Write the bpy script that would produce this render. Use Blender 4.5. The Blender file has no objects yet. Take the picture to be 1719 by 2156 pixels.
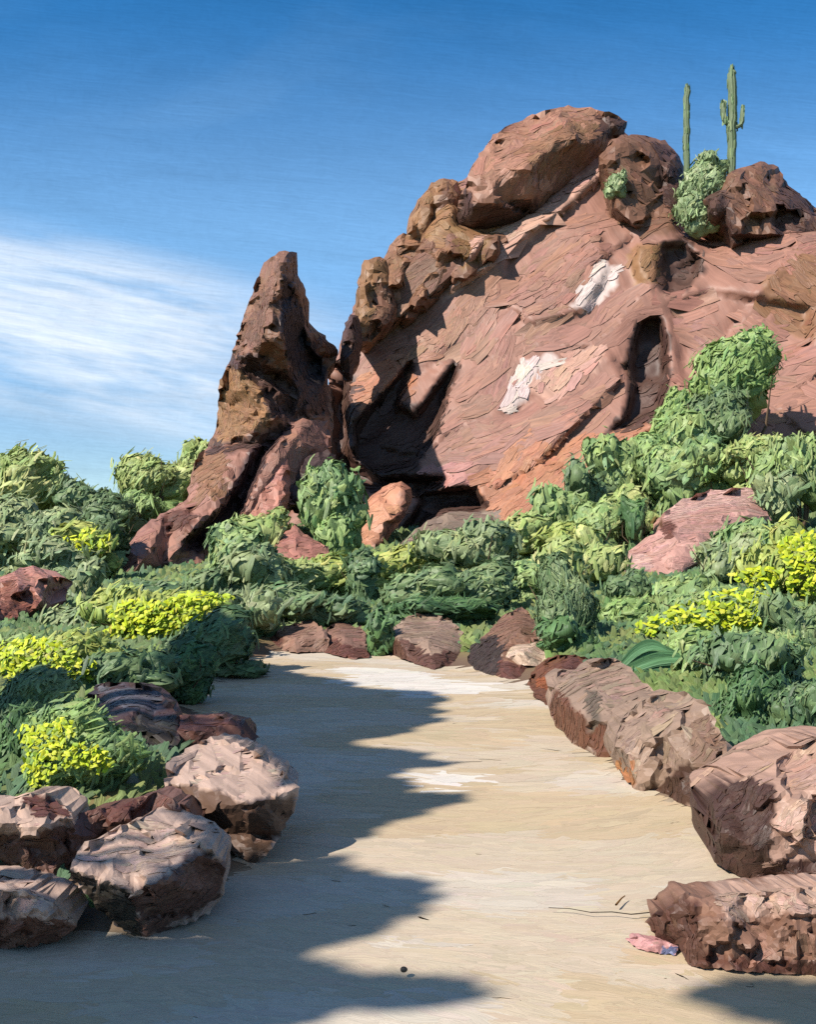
import bpy, bmesh, math, random
import numpy as np
from mathutils import Vector, geometry, noise as mnoise
from mathutils.bvhtree import BVHTree

random.seed(7); RNG = np.random.default_rng(7)
SC = bpy.context.scene
COL = SC.collection

# ------------------------------------------------------------------ camera, sun, sky, exposure
F = 2000.0; W0, H0 = 1719.0, 2156.0; CX = W0/2; HOR = 1150.0; EYE = 2.0
cd = bpy.data.cameras.new('camera'); cam = bpy.data.objects.new('camera', cd); COL.objects.link(cam)
cam.location = (0, 0, EYE); cam.rotation_euler = (math.radians(90), 0, 0)
cd.sensor_fit = 'VERTICAL'; cd.sensor_height = 24; cd.lens = F/H0*24
cd.shift_y = (HOR-H0/2)/H0
cd.clip_start = 0.1; cd.clip_end = 9000
SC.camera = cam

SUN = Vector((-0.57, -0.44, 0.695)).normalized()
sl = bpy.data.lights.new('sun', 'SUN'); so = bpy.data.objects.new('sun', sl); COL.objects.link(so)
sl.energy = 4.6; sl.angle = math.radians(0.6); sl.color = (1.0, 0.93, 0.84)
so.location = (-20, -8, 30); so.rotation_euler = SUN.to_track_quat('Z', 'Y').to_euler()

SC.view_settings.view_transform = 'Standard'; SC.view_settings.look = 'None'
SC.view_settings.gamma = 1; SC.view_settings.exposure = 0.82
SC.render.film_transparent = False
SC.cycles.use_denoising = False
SC.cycles.max_bounces = 4; SC.cycles.diffuse_bounces = 2; SC.cycles.glossy_bounces = 1; SC.cycles.transparent_max_bounces = 4

def nn(nt, t, **kw):
    n = nt.nodes.new(t)
    for k, v in kw.items(): setattr(n, k, v)
    return n
def val(nt, a, op, b=None, c=None, clamp=False):
    n = nn(nt, 'ShaderNodeMath', operation=op, use_clamp=clamp)
    for i, s in enumerate((a, b, c)):
        if s is None: continue
        if isinstance(s, (int, float)): n.inputs[i].default_value = s
        else: nt.links.new(s, n.inputs[i])
    return n.outputs[0]
def ramp(nt, s, a, b, lo=0.0, hi=1.0):
    n = nn(nt, 'ShaderNodeMapRange', interpolation_type='SMOOTHSTEP')
    nt.links.new(s, n.inputs[0])
    for i, v in enumerate((a, b, lo, hi)): n.inputs[i+1].default_value = v
    return n.outputs[0]
def comb(nt, x, y, z=0.0):
    n = nn(nt, 'ShaderNodeCombineXYZ')
    for i, s in enumerate((x, y, z)):
        if isinstance(s, (int, float)): n.inputs[i].default_value = s
        else: nt.links.new(s, n.inputs[i])
    return n.outputs[0]
def noi(nt, vec, scale, detail=3, rough=.55, dist=0.0):
    n = nn(nt, 'ShaderNodeTexNoise'); nt.links.new(vec, n.inputs['Vector'])
    n.inputs['Scale'].default_value = scale; n.inputs['Detail'].default_value = detail
    n.inputs['Roughness'].default_value = rough; n.inputs['Distortion'].default_value = dist
    return n.outputs['Fac']
def mix(nt, f, a, b, mode='MIX'):
    n = nn(nt, 'ShaderNodeMix', data_type='RGBA', blend_type=mode)
    for i, s in ((0, f), (6, a), (7, b)):
        if isinstance(s, (int, float)): n.inputs[i].default_value = s
        elif isinstance(s, (tuple, list)): n.inputs[i].default_value = (*s, 1)
        else: nt.links.new(s, n.inputs[i])
    return n.outputs[2]

wd = bpy.data.worlds.new('World'); SC.world = wd; wd.use_nodes = True
nt = wd.node_tree; nt.nodes.clear()
sky = nn(nt, 'ShaderNodeTexSky', sky_type='NISHITA'); sky.sun_disc = False
sky.sun_elevation = math.asin(SUN.z); sky.sun_rotation = math.atan2(SUN.x, SUN.y)
sky.altitude = 900; sky.air_density = 1.0; sky.dust_density = 0.35; sky.ozone_density = 2.5
tc = nn(nt, 'ShaderNodeTexCoord'); sp = nn(nt, 'ShaderNodeSeparateXYZ'); nt.links.new(tc.outputs['Generated'], sp.inputs[0])
X, Y, Z = sp.outputs
Yp = val(nt, Y, 'MAXIMUM', 0.08)
A = val(nt, X, 'DIVIDE', Yp); E = val(nt, Z, 'DIVIDE', Yp)          # slopes of the view direction across and up the northern sky
front = ramp(nt, Y, 0.1, 0.3)
# cloud streaks arching across the low left sky
arc = val(nt, E, 'ADD', val(nt, val(nt, A, 'MULTIPLY', 0.22), 'ADD', val(nt, val(nt, A, 'MULTIPLY', A), 'MULTIPLY', 0.0)))
streak = noi(nt, comb(nt, val(nt, A, 'MULTIPLY', 2.6), val(nt, arc, 'MULTIPLY', 17.0)), 1.0, 4, .6, .35)
fine = noi(nt, comb(nt, val(nt, A, 'MULTIPLY', 7.0), val(nt, arc, 'MULTIPLY', 150.0), 3.0), 1.0, 3, .6, .2)
band = val(nt, ramp(nt, arc, 0.03, 0.10), 'MULTIPLY', ramp(nt, arc, 0.20, 0.27, 1, 0))
band = val(nt, band, 'MULTIPLY', ramp(nt, A, -0.28, -0.02, 1, 0.15))
cm = val(nt, val(nt, ramp(nt, streak, 0.28, 0.62), 'MULTIPLY', band), 'MULTIPLY', ramp(nt, fine, 0.30, 0.62, 0.78, 1.0))
cm = val(nt, cm, 'MULTIPLY', front)
# brushed unevenness of the blue; emboss draws bristle ridges as light and dark lines
br1 = noi(nt, comb(nt, val(nt, A, 'MULTIPLY', 5.0), val(nt, val(nt, E, 'ADD', val(nt, A, 'MULTIPLY', 0.12)), 'MULTIPLY', 26.0), 9.0), 1.0, 5, .62, .8)
wx = val(nt, A, 'MULTIPLY', 22.0); wy = val(nt, val(nt, E, 'ADD', val(nt, A, 'MULTIPLY', 0.1)), 'MULTIPLY', 240.0)
em1 = noi(nt, comb(nt, wx, wy, 1.0), 1.0, 3, .65, 1.2)
em2 = noi(nt, comb(nt, wx, val(nt, wy, 'ADD', 0.35), 1.0), 1.0, 3, .65, 1.2)
emb = val(nt, em1, 'SUBTRACT', em2)
em3 = noi(nt, comb(nt, val(nt, A, 'MULTIPLY', 60.0), val(nt, E, 'MULTIPLY', 60.0), 5.0), 1.0, 5, .7, 1.5)
shade = val(nt, val(nt, val(nt, br1, 'SUBTRACT', 0.5), 'MULTIPLY', 0.30), 'ADD', val(nt, val(nt, emb, 'ADD', val(nt, em3, 'SUBTRACT', 0.5)), 'MULTIPLY', 0.20))
shade = val(nt, shade, 'ADD', 1.0)
tint = mix(nt, ramp(nt, E, 0.10, 0.34), (0.76, 0.86, 0.93), (1.0, 1.32, 1.36))
tint = mix(nt, ramp(nt, E, 0.30, 0.60), tint, (0.22, 0.80, 1.12))
base = mix(nt, 1.0, sky.outputs[0], tint, 'MULTIPLY')
warm = noi(nt, comb(nt, val(nt, A, 'MULTIPLY', 3.0), val(nt, E, 'MULTIPLY', 9.0), 4.0), 1.0, 3, .5, .6)
base = mix(nt, ramp(nt, warm, 0.5, 0.8, 0.0, 0.03), base, (5.0, 7.4, 9.2))
fill_sky = mix(nt, val(nt, val(nt, 1.0, 'SUBTRACT', front), 'MULTIPLY', 0.25), base, (4.9, 4.9, 4.7))  # unseen sky behind the viewer, whitened to neutralise the fill light
skc = mix(nt, val(nt, cm, 'MULTIPLY', .85), fill_sky, (6.3, 6.8, 7.4))
vm = nn(nt, 'ShaderNodeVectorMath', operation='SCALE'); nt.links.new(skc, vm.inputs[0]); nt.links.new(shade, vm.inputs['Scale'])
bg = nn(nt, 'ShaderNodeBackground'); bg.inputs['Strength'].default_value = 0.085
nt.links.new(vm.outputs[0], bg.inputs['Color'])
wo = nn(nt, 'ShaderNodeOutputWorld'); nt.links.new(bg.outputs[0], wo.inputs[0])

# ------------------------------------------------------------------ helpers
ALB = 0.55
def C(r, g, b, k=ALB):
    """colour of the stuff in sunlight (0-255) -> base colour"""
    f = lambda c: (c/12.92 if c <= .04045 else ((c+.055)/1.055)**2.4)
    return np.array([f(v/255.)*k for v in (r, g, b)])
def at(px, py, Y): return np.array([(px-CX)/F*Y, Y, EYE-(py-HOR)/F*Y])
def onz(px, py, z=0.0):
    Y = (EYE-z)*F/(py-HOR); return at(px, py, Y)
def tag(o, label=None, cat=None, group=None, kind=None):
    if label: o['label'] = label
    if cat: o['category'] = cat
    if group: o['group'] = group
    if kind: o['kind'] = kind
    return o
def empty(name, loc):
    o = bpy.data.objects.new(name, None); COL.objects.link(o); o.location = loc; o.empty_display_size = .2
    return o

def paint(name, rough=.55, spec=.3, bump=.5, freq=9.0, vary=.22, trans=0.0, dist=.03):
    """surface with brushed grain: grain runs along the V of each stroke"""
    m = bpy.data.materials.new(name); m.use_nodes = True; nt = m.node_tree; nt.nodes.clear()
    uv = nn(nt, 'ShaderNodeUVMap', uv_map='UV'); s = nn(nt, 'ShaderNodeSeparateXYZ'); nt.links.new(uv.outputs[0], s.inputs[0])
    v1 = comb(nt, val(nt, s.outputs[0], 'MULTIPLY', freq), val(nt, s.outputs[1], 'MULTIPLY', 0.9))
    n1 = noi(nt, v1, 1.0, 3, .6, .25)
    ac = nn(nt, 'ShaderNodeAttribute', attribute_name='Col')
    sc = ramp(nt, n1, 0.25, 0.75, 1-vary, 1+vary)
    vmn = nn(nt, 'ShaderNodeVectorMath', operation='SCALE'); nt.links.new(ac.outputs['Color'], vmn.inputs[0]); nt.links.new(sc, vmn.inputs['Scale'])
    col = vmn.outputs[0]
    bs = nn(nt, 'ShaderNodeBsdfPrincipled'); nt.links.new(col, bs.inputs['Base Color'])
    bs.inputs['Roughness'].default_value = rough; bs.inputs['Specular IOR Level'].default_value = spec
    bp = nn(nt, 'ShaderNodeBump'); bp.inputs['Strength'].default_value = bump; bp.inputs['Distance'].default_value = dist
    nt.links.new(n1, bp.inputs['Height']); nt.links.new(bp.outputs[0], bs.inputs['Normal'])
    out = nn(nt, 'ShaderNodeOutputMaterial')
    if trans > 0:
        tr = nn(nt, 'ShaderNodeBsdfTranslucent'); nt.links.new(col, tr.inputs[0])
        mx = nn(nt, 'ShaderNodeMixShader'); mx.inputs[0].default_value = trans
        nt.links.new(bs.outputs[0], mx.inputs[1]); nt.links.new(tr.outputs[0], mx.inputs[2]); nt.links.new(mx.outputs[0], out.inputs[0])
    else: nt.links.new(bs.outputs[0], out.inputs[0])
    return m
def pick(kinds, Y):
    return kinds[0] if Y < 12 else kinds[1] if Y < 28 else kinds[2]
R_ = dict(rough=.55, spec=.35, bump=.85, freq=2.6, vary=.24); L_ = dict(rough=.5, spec=.35, bump=.9, freq=1.9, vary=.26, trans=.18)
M_ROCKS = [paint('weathered_rock_near', dist=.006, **R_), paint('weathered_rock_mid', dist=.02, **R_), paint('weathered_rock_far', dist=.06, **R_)]
M_LEAFS = [paint('leaves_near', dist=.006, **L_), paint('leaves_mid', dist=.015, **L_), paint('leaves_far', dist=.035, **L_)]
P_ = dict(rough=.5, spec=.3, bump=.8, freq=1.8, vary=.16, trans=.2)
M_PETALS = [paint('petals_near', dist=.005, **P_), paint('petals_mid', dist=.01, **P_), paint('petals_far', dist=.02, **P_)]
M_SAND = paint('sand', .65, .25, .6, 4.5, .07, dist=.006)
M_GRASS = paint('low_growth', .6, .25, .7, 1.8, .22, .25, dist=.015)
M_BARK = paint('bark', .8, .15, .6, 3, .25, dist=.01)
M_CACT = paint('cactus_skin', .55, .3, .6, 2, .22, dist=.02)

class MB:
    """collects numpy chunks: verts, faces (n,k), per-vertex colour, per-vertex uv"""
    def __init__(s): s.v = []; s.f = []; s.c = []; s.u = []; s.n = 0
    def add(s, v, f, c, u):
        v = np.asarray(v, float).reshape(-1, 3); c = np.broadcast_to(np.asarray(c, float), (len(v), 3)); u = np.asarray(u, float).reshape(-1, 2)
        s.v.append(v); s.c.append(c); s.u.append(u); s.f.append(np.asarray(f, int)+s.n); s.n += len(v)
    def build(s, name, mat, parent=None, smooth=True, origin=None):
        v = np.concatenate(s.v); c = np.concatenate(s.c); u = np.concatenate(s.u)
        if origin is not None: v = v-np.asarray(origin)
        me = bpy.data.meshes.new(name)
        loops = np.concatenate([f.reshape(-1) for f in s.f])
        tot = np.concatenate([np.full(len(f), f.shape[1]) for f in s.f])
        me.vertices.add(len(v)); me.vertices.foreach_set('co', v.astype(np.float32).reshape(-1))
        me.loops.add(len(loops)); me.loops.foreach_set('vertex_index', loops.astype(np.int32))
        me.polygons.add(len(tot)); me.polygons.foreach_set('loop_start', (np.cumsum(tot)-tot).astype(np.int32))
        me.polygons.foreach_set('loop_total', tot.astype(np.int32))
        me.polygons.foreach_set('use_smooth', np.full(len(tot), smooth))
        me.update(calc_edges=True)
        ul = me.uv_layers.new(name='UV'); ul.data.foreach_set('uv', u[loops].astype(np.float32).reshape(-1))
        ca = me.color_attributes.new('Col', 'FLOAT_COLOR', 'POINT')
        ca.data.foreach_set('color', np.concatenate([np.clip(c, 0, 1), np.ones((len(c), 1))], 1).astype(np.float32).reshape(-1))
        me.materials.append(mat)
        o = bpy.data.objects.new(name, me); COL.objects.link(o)
        if parent is not None: o.parent = parent
        elif origin is not None: o.location = origin
        return o

def norm(a): return a/np.maximum(np.linalg.norm(a, axis=-1, keepdims=True), 1e-9)

def dabs(mb, P, N, T, L, Wd, col, rows=4, cols=4, curl=.15, dome=.10, cj=.10, hue=.05, hug=None, tip=.05, flat=1.0, hugf=None, lift0=0.0):
    """brush-mark shaped flakes: P centres, N facing, T direction, L length, Wd width, col (n,3)"""
    n = len(P)
    if n == 0: return
    N = norm(N); T = norm(T-N*(T*N).sum(1, keepdims=True)); B = np.cross(N, T)
    L = np.broadcast_to(L, n); Wd = np.broadcast_to(Wd, n)
    s = np.linspace(-1, 1, rows); t = np.linspace(-1, 1, cols)
    S, TT = np.meshgrid(s, t, indexing='ij')                       # along, across
    S = S[None]; TT = TT[None]
    endj = RNG.normal(0, .16, (n, 1, cols))*np.abs(S)**2           # ragged ends
    wj = 1+RNG.normal(0, .12, (n, rows, 1))
    taper = 1-(.32 if hug is None else .18)*np.abs(S)**3
    bend = RNG.normal(0, curl, (n, 1, 1))
    al = (S+endj*np.sign(S))*L[:, None, None]/2
    ac = TT*taper*wj*Wd[:, None, None]/2+bend*(S**2)*L[:, None, None]/2
    up = -(dome*(TT**2)*Wd[:, None, None])-(RNG.uniform(0, .12, (n, 1, 1))*np.abs(S)**2*Wd[:, None, None])+RNG.normal(0, .03, (n, rows, cols))*Wd[:, None, None]
    up = up*flat
    V = P[:, None, None, :]+al[..., None]*T[:, None, None, :]+ac[..., None]*B[:, None, None, :]+up[..., None]*N[:, None, None, :]
    if hugf is not None:
        lift = (Wd[:, None, None]*(.02+RNG.uniform(0, .12, (n, 1, 1))+.06*TT*RNG.choice([-1, 1], (n, 1, 1)))+0*V[..., 0]).reshape(-1)
        V = hugf(V.reshape(-1, 3), lift).reshape(V.shape)
    if hug is not None:                                           # lay the stroke on the rock, a few mm to cm proud of it
        bv, n0 = hug; Vf = V.reshape(-1, 3); lift = (Wd[:, None, None]*(.006+lift0+RNG.uniform(0, .018, (n, 1, 1))+tip*.12*TT*RNG.choice([-1, 1], (n, 1, 1))+.02*TT**2)+0*V[..., 0]).reshape(-1)
        out = np.empty_like(Vf)
        for i_ in range(len(Vf)):
            co, no, ix, ds = bv.find_nearest(Vector(Vf[i_]))
            out[i_] = (co.x+no.x*lift[i_], co.y+no.y*lift[i_], co.z+no.z*lift[i_])
        dv = np.linalg.norm(out.reshape(V.shape)-V, axis=-1).reshape(n, -1).max(1); okd = dv < .42*Wd
        e_ = out.reshape(V.shape)
        V = e_[okd]; n = len(V); col = col[okd]
        if n == 0: return
    idx = np.arange(rows*cols).reshape(rows, cols)
    q = np.stack([idx[:-1, :-1], idx[1:, :-1], idx[1:, 1:], idx[:-1, 1:]], -1).reshape(-1, 4)
    Fq = (q[None]+(np.arange(n)*rows*cols)[:, None, None]).reshape(-1, 4)
    cc = col*(1+RNG.normal(0, cj, (n, 1)))*(1+RNG.normal(0, hue, (n, 3)))
    cc = np.repeat(np.clip(cc, .003, .95), rows*cols, 0)
    U = np.stack([TT+np.zeros((n, rows, cols))+RNG.uniform(0, 60, (n, 1, 1)), S+np.zeros((n, rows, cols))+RNG.uniform(0, 60, (n, 1, 1))], -1)
    mb.add(V.reshape(-1, 3), Fq, cc, U.reshape(-1, 2))

def seg_dist(P, A, B):
    d = B-A; L = (d*d).sum()+1e-12
    t = np.clip(((P-A)@d)/L, 0, 1)
    return np.linalg.norm(P-(A+t[:, None]*d), axis=1)
def sdf(P, poly):
    """positive inside"""
    P = np.asarray(P, float); poly = np.asarray(poly, float)
    D = np.full(len(P), 1e18); ins = np.zeros(len(P), bool); j = len(poly)-1
    for i in range(len(poly)):
        a, b = poly[j], poly[i]
        D = np.minimum(D, seg_dist(P, a, b))
        cr = ((a[1] > P[:, 1]) != (b[1] > P[:, 1]))
        with np.errstate(divide='ignore', invalid='ignore'):
            xs = (b[0]-a[0])*(P[:, 1]-a[1])/(b[1]-a[1])+a[0]
        ins ^= cr & (P[:, 0] < xs); j = i
    return np.where(ins, D, -D)
def sm(x): x = np.clip(x, 0, 1); return x*x*(3-2*x)

def vnoise(P, seed=0):
    """value noise on (n,2) or (n,3), about -1..1"""
    P = np.asarray(P, float)
    if P.shape[1] == 2: P = np.concatenate([P, np.zeros((len(P), 1))], 1)
    i = np.floor(P).astype(np.int64); f = P-i; f = f*f*(3-2*f); out = np.zeros(len(P))
    for dx in (0, 1):
        for dy in (0, 1):
            for dz in (0, 1):
                h = (i[:, 0]+dx)*374761393+(i[:, 1]+dy)*668265263+(i[:, 2]+dz)*2147483647+seed*974634777
                h = (h ^ (h >> 13))*1274126177; h = (h ^ (h >> 16)) & 0xffff
                w = (f[:, 0] if dx else 1-f[:, 0])*(f[:, 1] if dy else 1-f[:, 1])*(f[:, 2] if dz else 1-f[:, 2])
                out += w*(h/32767.5-1)
    return out
def fbm(P, o=4, seed=0):
    r = 0; a = 1; P = np.asarray(P, float)
    for k in range(o): r = r+a*vnoise(P*2**k, seed+k); a *= .5
    return r
def facets(P, seed, jitter=1.0):
    """cellular planes: a piecewise-flat bumpy field (n,) for P (n,2)"""
    best = np.full(len(P), 1e9); out = np.zeros(len(P)); i0 = np.floor(P).astype(int)
    for dx in (-1, 0, 1):
        for dy in (-1, 0, 1):
            c = i0+np.array([dx, dy]); k = (c[:, 0]*73856093) ^ (c[:, 1]*19349663) ^ (seed*83492791)
            r = [((k*m+s) & 0xffff)/65535. for m, s in ((1103515245, 12345), (22695477, 1), (134775813, 77), (69069, 5), (1664525, 99))]
            ctr = c+.5+jitter*(np.stack(r[:2], 1)-.5)*.9; d = P-ctr; dd = np.linalg.norm(d, axis=1)
            v = (r[2]-.5)*.6+d[:, 0]*(r[3]-.5)*1.6+d[:, 1]*(r[4]-.5)*1.6
            m = dd < best; best[m] = dd[m]; out[m] = v[m]
    return out

def densify(poly, s, rag=.35):
    out = []; n = len(poly)
    for i in range(n):
        a = np.array(poly[i], float); b = np.array(poly[(i+1) % n], float); k = max(1, int(np.hypot(*(b-a))/s))
        for q in range(k):
            p = a+(b-a)*q/k
            if rag: p = p+RNG.normal(0, s*rag, 2)*(0.6 if q else .3)
            out.append(p)
    return np.array(out)

def surf_dabs(mb, V, Fc, colf, Lp, Wp, cover, ang, aj=.25, off=.25, pxY=None, cj=.09, hue=.035, curl=.12, alongf=None, lift0=0.0, tree=None):
    """strokes over a triangle mesh. Lp, Wp stroke size in metres per metre of distance; colf(points)->colours"""
    A, B, D = V[Fc[:, 0]], V[Fc[:, 1]], V[Fc[:, 2]]
    cr = np.cross(B-A, D-A); ar = np.linalg.norm(cr, axis=1)/2
    yc = np.maximum((A[:, 1]+B[:, 1]+D[:, 1])/3, 3.0) if pxY is None else np.full(len(A), pxY)
    w = ar/(Lp*Wp*yc*yc)*cover
    cnt = RNG.poisson(w); tid = np.repeat(np.arange(len(Fc)), cnt)
    if len(tid) == 0: return
    r1 = np.sqrt(RNG.random(len(tid))); r2 = RNG.random(len(tid))
    P = A[tid]*(1-r1)[:, None]+B[tid]*(r1*(1-r2))[:, None]+D[tid]*(r1*r2)[:, None]
    vn = np.zeros_like(V)
    for k in range(3): np.add.at(vn, Fc[:, k], cr)
    vn = norm(vn)
    N = norm(norm(cr[tid])*.6+(vn[Fc[tid, 0]]+vn[Fc[tid, 1]]+vn[Fc[tid, 2]])*.4)
    a = (ang(P) if callable(ang) else ang)+RNG.normal(0, aj, len(tid))
    T = np.stack([np.cos(a), np.zeros_like(a), np.sin(a)], 1)
    T = T+np.where(np.abs((T*N).sum(1, keepdims=True)) > .97, 1, 0)*np.array([[0, 1.0, 0]])
    y = yc[tid]; Wd = Wp*y*RNG.uniform(.7, 1.35, len(tid)); L = Lp*y*RNG.uniform(.6, 1.4, len(tid))
    P = P+N*(Wd*RNG.uniform(.02, off, len(tid)))[:, None]
    hb = tree or BVHTree.FromPolygons([tuple(p) for p in V], [tuple(int(i) for i in t) for t in Fc])
    cP = colf(P)
    if getattr(colf, 'regs', None) and lift0 == 0:                  # no stroke runs across the edge of a recess painted dark
        b0 = cP.sum(1); kk = np.ones(len(P), bool)
        for sg in (-.42, .42):
            for sw in (-.35, .35):
                Bv = np.cross(N, norm(T)); b1 = colf(P+norm(T)*(L*sg)[:, None]+Bv*(Wd*sw)[:, None]).sum(1); kk &= np.abs(b1-b0) < .38*np.maximum(b0, b1)
        P, N, T, L, Wd, cP = P[kk], N[kk], T[kk], L[kk], Wd[kk], cP[kk]
        if len(P) == 0: return
    dabs(mb, P, N, T, L, Wd, cP, cj=cj, hue=hue, curl=curl, hug=(hb, 0), lift0=lift0)
    k2 = RNG.random(len(P)) < .8; P2_ = P[k2]+T[k2]*(L[k2]*RNG.uniform(-.3, .3, k2.sum()))[:, None]
    dabs(mb, P2_, N[k2], T[k2], L[k2]*.5, Wd[k2]*.42, cP[k2], cj=cj*1.1, hue=hue, curl=curl, hug=(hb, 0), lift0=lift0)

def px_of(P): return np.stack([CX+P[:, 0]/P[:, 1]*F, HOR-(P[:, 2]-EYE)/P[:, 1]*F], 1)

ALLV = []   # solid rocks, for ray tests
def relief(name, outline, depth, thick, colf, s=12, strokes=(36, 13), cover=2.2, ang=.7, aj=.3, label=None, cat=None, group=None,
           kind=None, rag=.35, thin=.15, backcap=None, parent=None, solid=True, cj=.09, extra=None, smooth=False):
    """a rock body: front surface at depth(px,py) metres over the traced outline, closed behind with its own thickness"""
    ol = densify(outline, s, rag); x0, y0 = ol.min(0); x1, y1 = ol.max(0)
    gx, gy = np.meshgrid(np.arange(x0, x1, s), np.arange(y0, y1, s)); g = np.stack([gx.ravel(), gy.ravel()], 1)+RNG.normal(0, s*.18, (gx.size, 2))
    g = g[sdf(g, ol) > s*.6]
    pts = [Vector(p) for p in np.concatenate([ol, g])]; n0 = len(ol)
    r = geometry.delaunay_2d_cdt(pts, [(i, (i+1) % n0) for i in range(n0)], [], 1, 1e-4)
    V2 = np.array([[v.x, v.y] for v in r[0]]); Fc = np.array([list(f) for f in r[2] if len(f) == 3])
    d = np.maximum(sdf(V2, ol), 0)
    Yf = depth(V2)
    cap = backcap or max(20, np.percentile(d, 90))
    q = np.clip(d/cap, 0, 1); Yb = Yf+thick*(thin+(1-thin)*np.sqrt(1-(1-q)**2))
    Vf = np.stack([(V2[:, 0]-CX)/F*Yf, Yf, EYE-(V2[:, 1]-HOR)/F*Yf], 1)
    # the back keeps its real width: squeezed toward the body's centre line, not spread with distance
    Vb = Vf.copy(); Vb[:, 1] = Yb
    cxm = Vf[:, 0].mean(); Vb[:, 0] = cxm+(Vf[:, 0]-cxm)*.93; Vb[:, 2] = Vf[:, 2]-np.maximum(0, Vf[:, 2]-Vf[:, 2].min())*.05
    a, b, c = Vf[Fc[0]]; 
    if np.cross(b-a, c-a)[1] > 0: Fc = Fc[:, ::-1]
    n = len(Vf)
    # side skirt along the boundary edges
    from collections import Counter
    E = Counter(); Ed = {}
    for f in Fc:
        for i in range(3):
            e = (f[i], f[(i+1) % 3]); k = tuple(sorted(e)); E[k] += 1; Ed[k] = e
    bd = [Ed[k] for k, c_ in E.items() if c_ == 1]
    sk = [(b_, a_, a_+n) for a_, b_ in bd]+[(b_, a_+n, b_+n) for a_, b_ in bd]
    V = np.concatenate([Vf, Vb]); FA = np.concatenate([Fc, Fc[:, ::-1]+n, np.array(sk)])
    mb = MB(); mb.add(V, FA, colf(V), np.stack([V[:, 0]*1.3+V[:, 1]*.7, V[:, 2]*.6+V[:, 0]*.3], 1)*(20.0/Yf.mean()))
    surf_dabs(mb, V, np.concatenate([Fc, np.array(sk)]), colf, strokes[0]/F, strokes[1]/F, cover, ang, aj, cj=cj)
    if getattr(colf, 'regs', None):                                # patches of other stone and of painted shade get their own finer strokes on top
        hb = BVHTree.FromPolygons([tuple(p) for p in V], [tuple(int(i) for i in t) for t in FA]); cen = V2[Fc].mean(1)
        for poly, cc in colf.regs:
            pl = np.array(poly, float); ext = (pl.max(0)-pl.min(0)).min(); f3 = Fc[sdf(cen, poly) > 2]
            if len(f3) == 0 or ext > 340: continue
            w_ = min(strokes[1]*.45, max(7, ext*.22)); surf_dabs(mb, V, f3, colf, w_*3/F, w_/F, 2.2, ang, aj, cj=cj, lift0=.09, tree=hb)
    surf_dabs(mb, V, Fc[:, ::-1]+n, colf, strokes[0]*1.6/F, strokes[1]*1.6/F, .8, ang, aj, cj=cj)
    if extra: extra(mb)
    if solid: ALLV.append((V, FA))
    org = np.array([V[:, 0].mean(), V[:, 1].mean(), V[:, 2].min()])
    o = mb.build(name, pick(M_ROCKS, org[1]), parent, origin=None if parent else org, smooth=smooth)
    tag(o, label, cat, group, kind)
    return o

def interp(ctrl):
    """linear surface through (px,py,Y) control points"""
    c = np.array(ctrl, float)
    r = geometry.delaunay_2d_cdt([Vector(p[:2]) for p in c], [], [], 0, 1e-4)
    pv = np.array([[v.x, v.y] for v in r[0]]); src = [o[0] for o in r[3]]; Yv = c[src, 2]; tri = [f for f in r[2] if len(f) == 3]
    def f(P):
        # nearest-weighted fallback, exact inside triangles
        d = np.linalg.norm(P[:, None]-pv[None], axis=2)+1e-3; w = d**-2; out = (w*Yv).sum(1)/w.sum(1)
        for t in tri:
            A, B, D = pv[t[0]], pv[t[1]], pv[t[2]]; M = np.array([B-A, D-A]).T
            if abs(np.linalg.det(M)) < 1e-6: continue
            uv = np.linalg.solve(M, (P-A).T); u, v = uv
            m = (u > -1e-3) & (v > -1e-3) & (u+v < 1.001)
            out[m] = (Yv[t[0]]+(Yv[t[1]]-Yv[t[0]])*u+(Yv[t[2]]-Yv[t[0]])*v)[m]
        return out
    return f
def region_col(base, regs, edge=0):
    """stone colour at a point: base, or the colour of the patch it lies in (patches of other stone and of painted shade)"""
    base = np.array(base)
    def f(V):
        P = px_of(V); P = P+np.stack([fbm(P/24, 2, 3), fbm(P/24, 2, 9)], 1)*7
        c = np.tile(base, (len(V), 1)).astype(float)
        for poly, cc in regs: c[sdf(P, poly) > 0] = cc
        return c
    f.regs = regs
    return f

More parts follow.
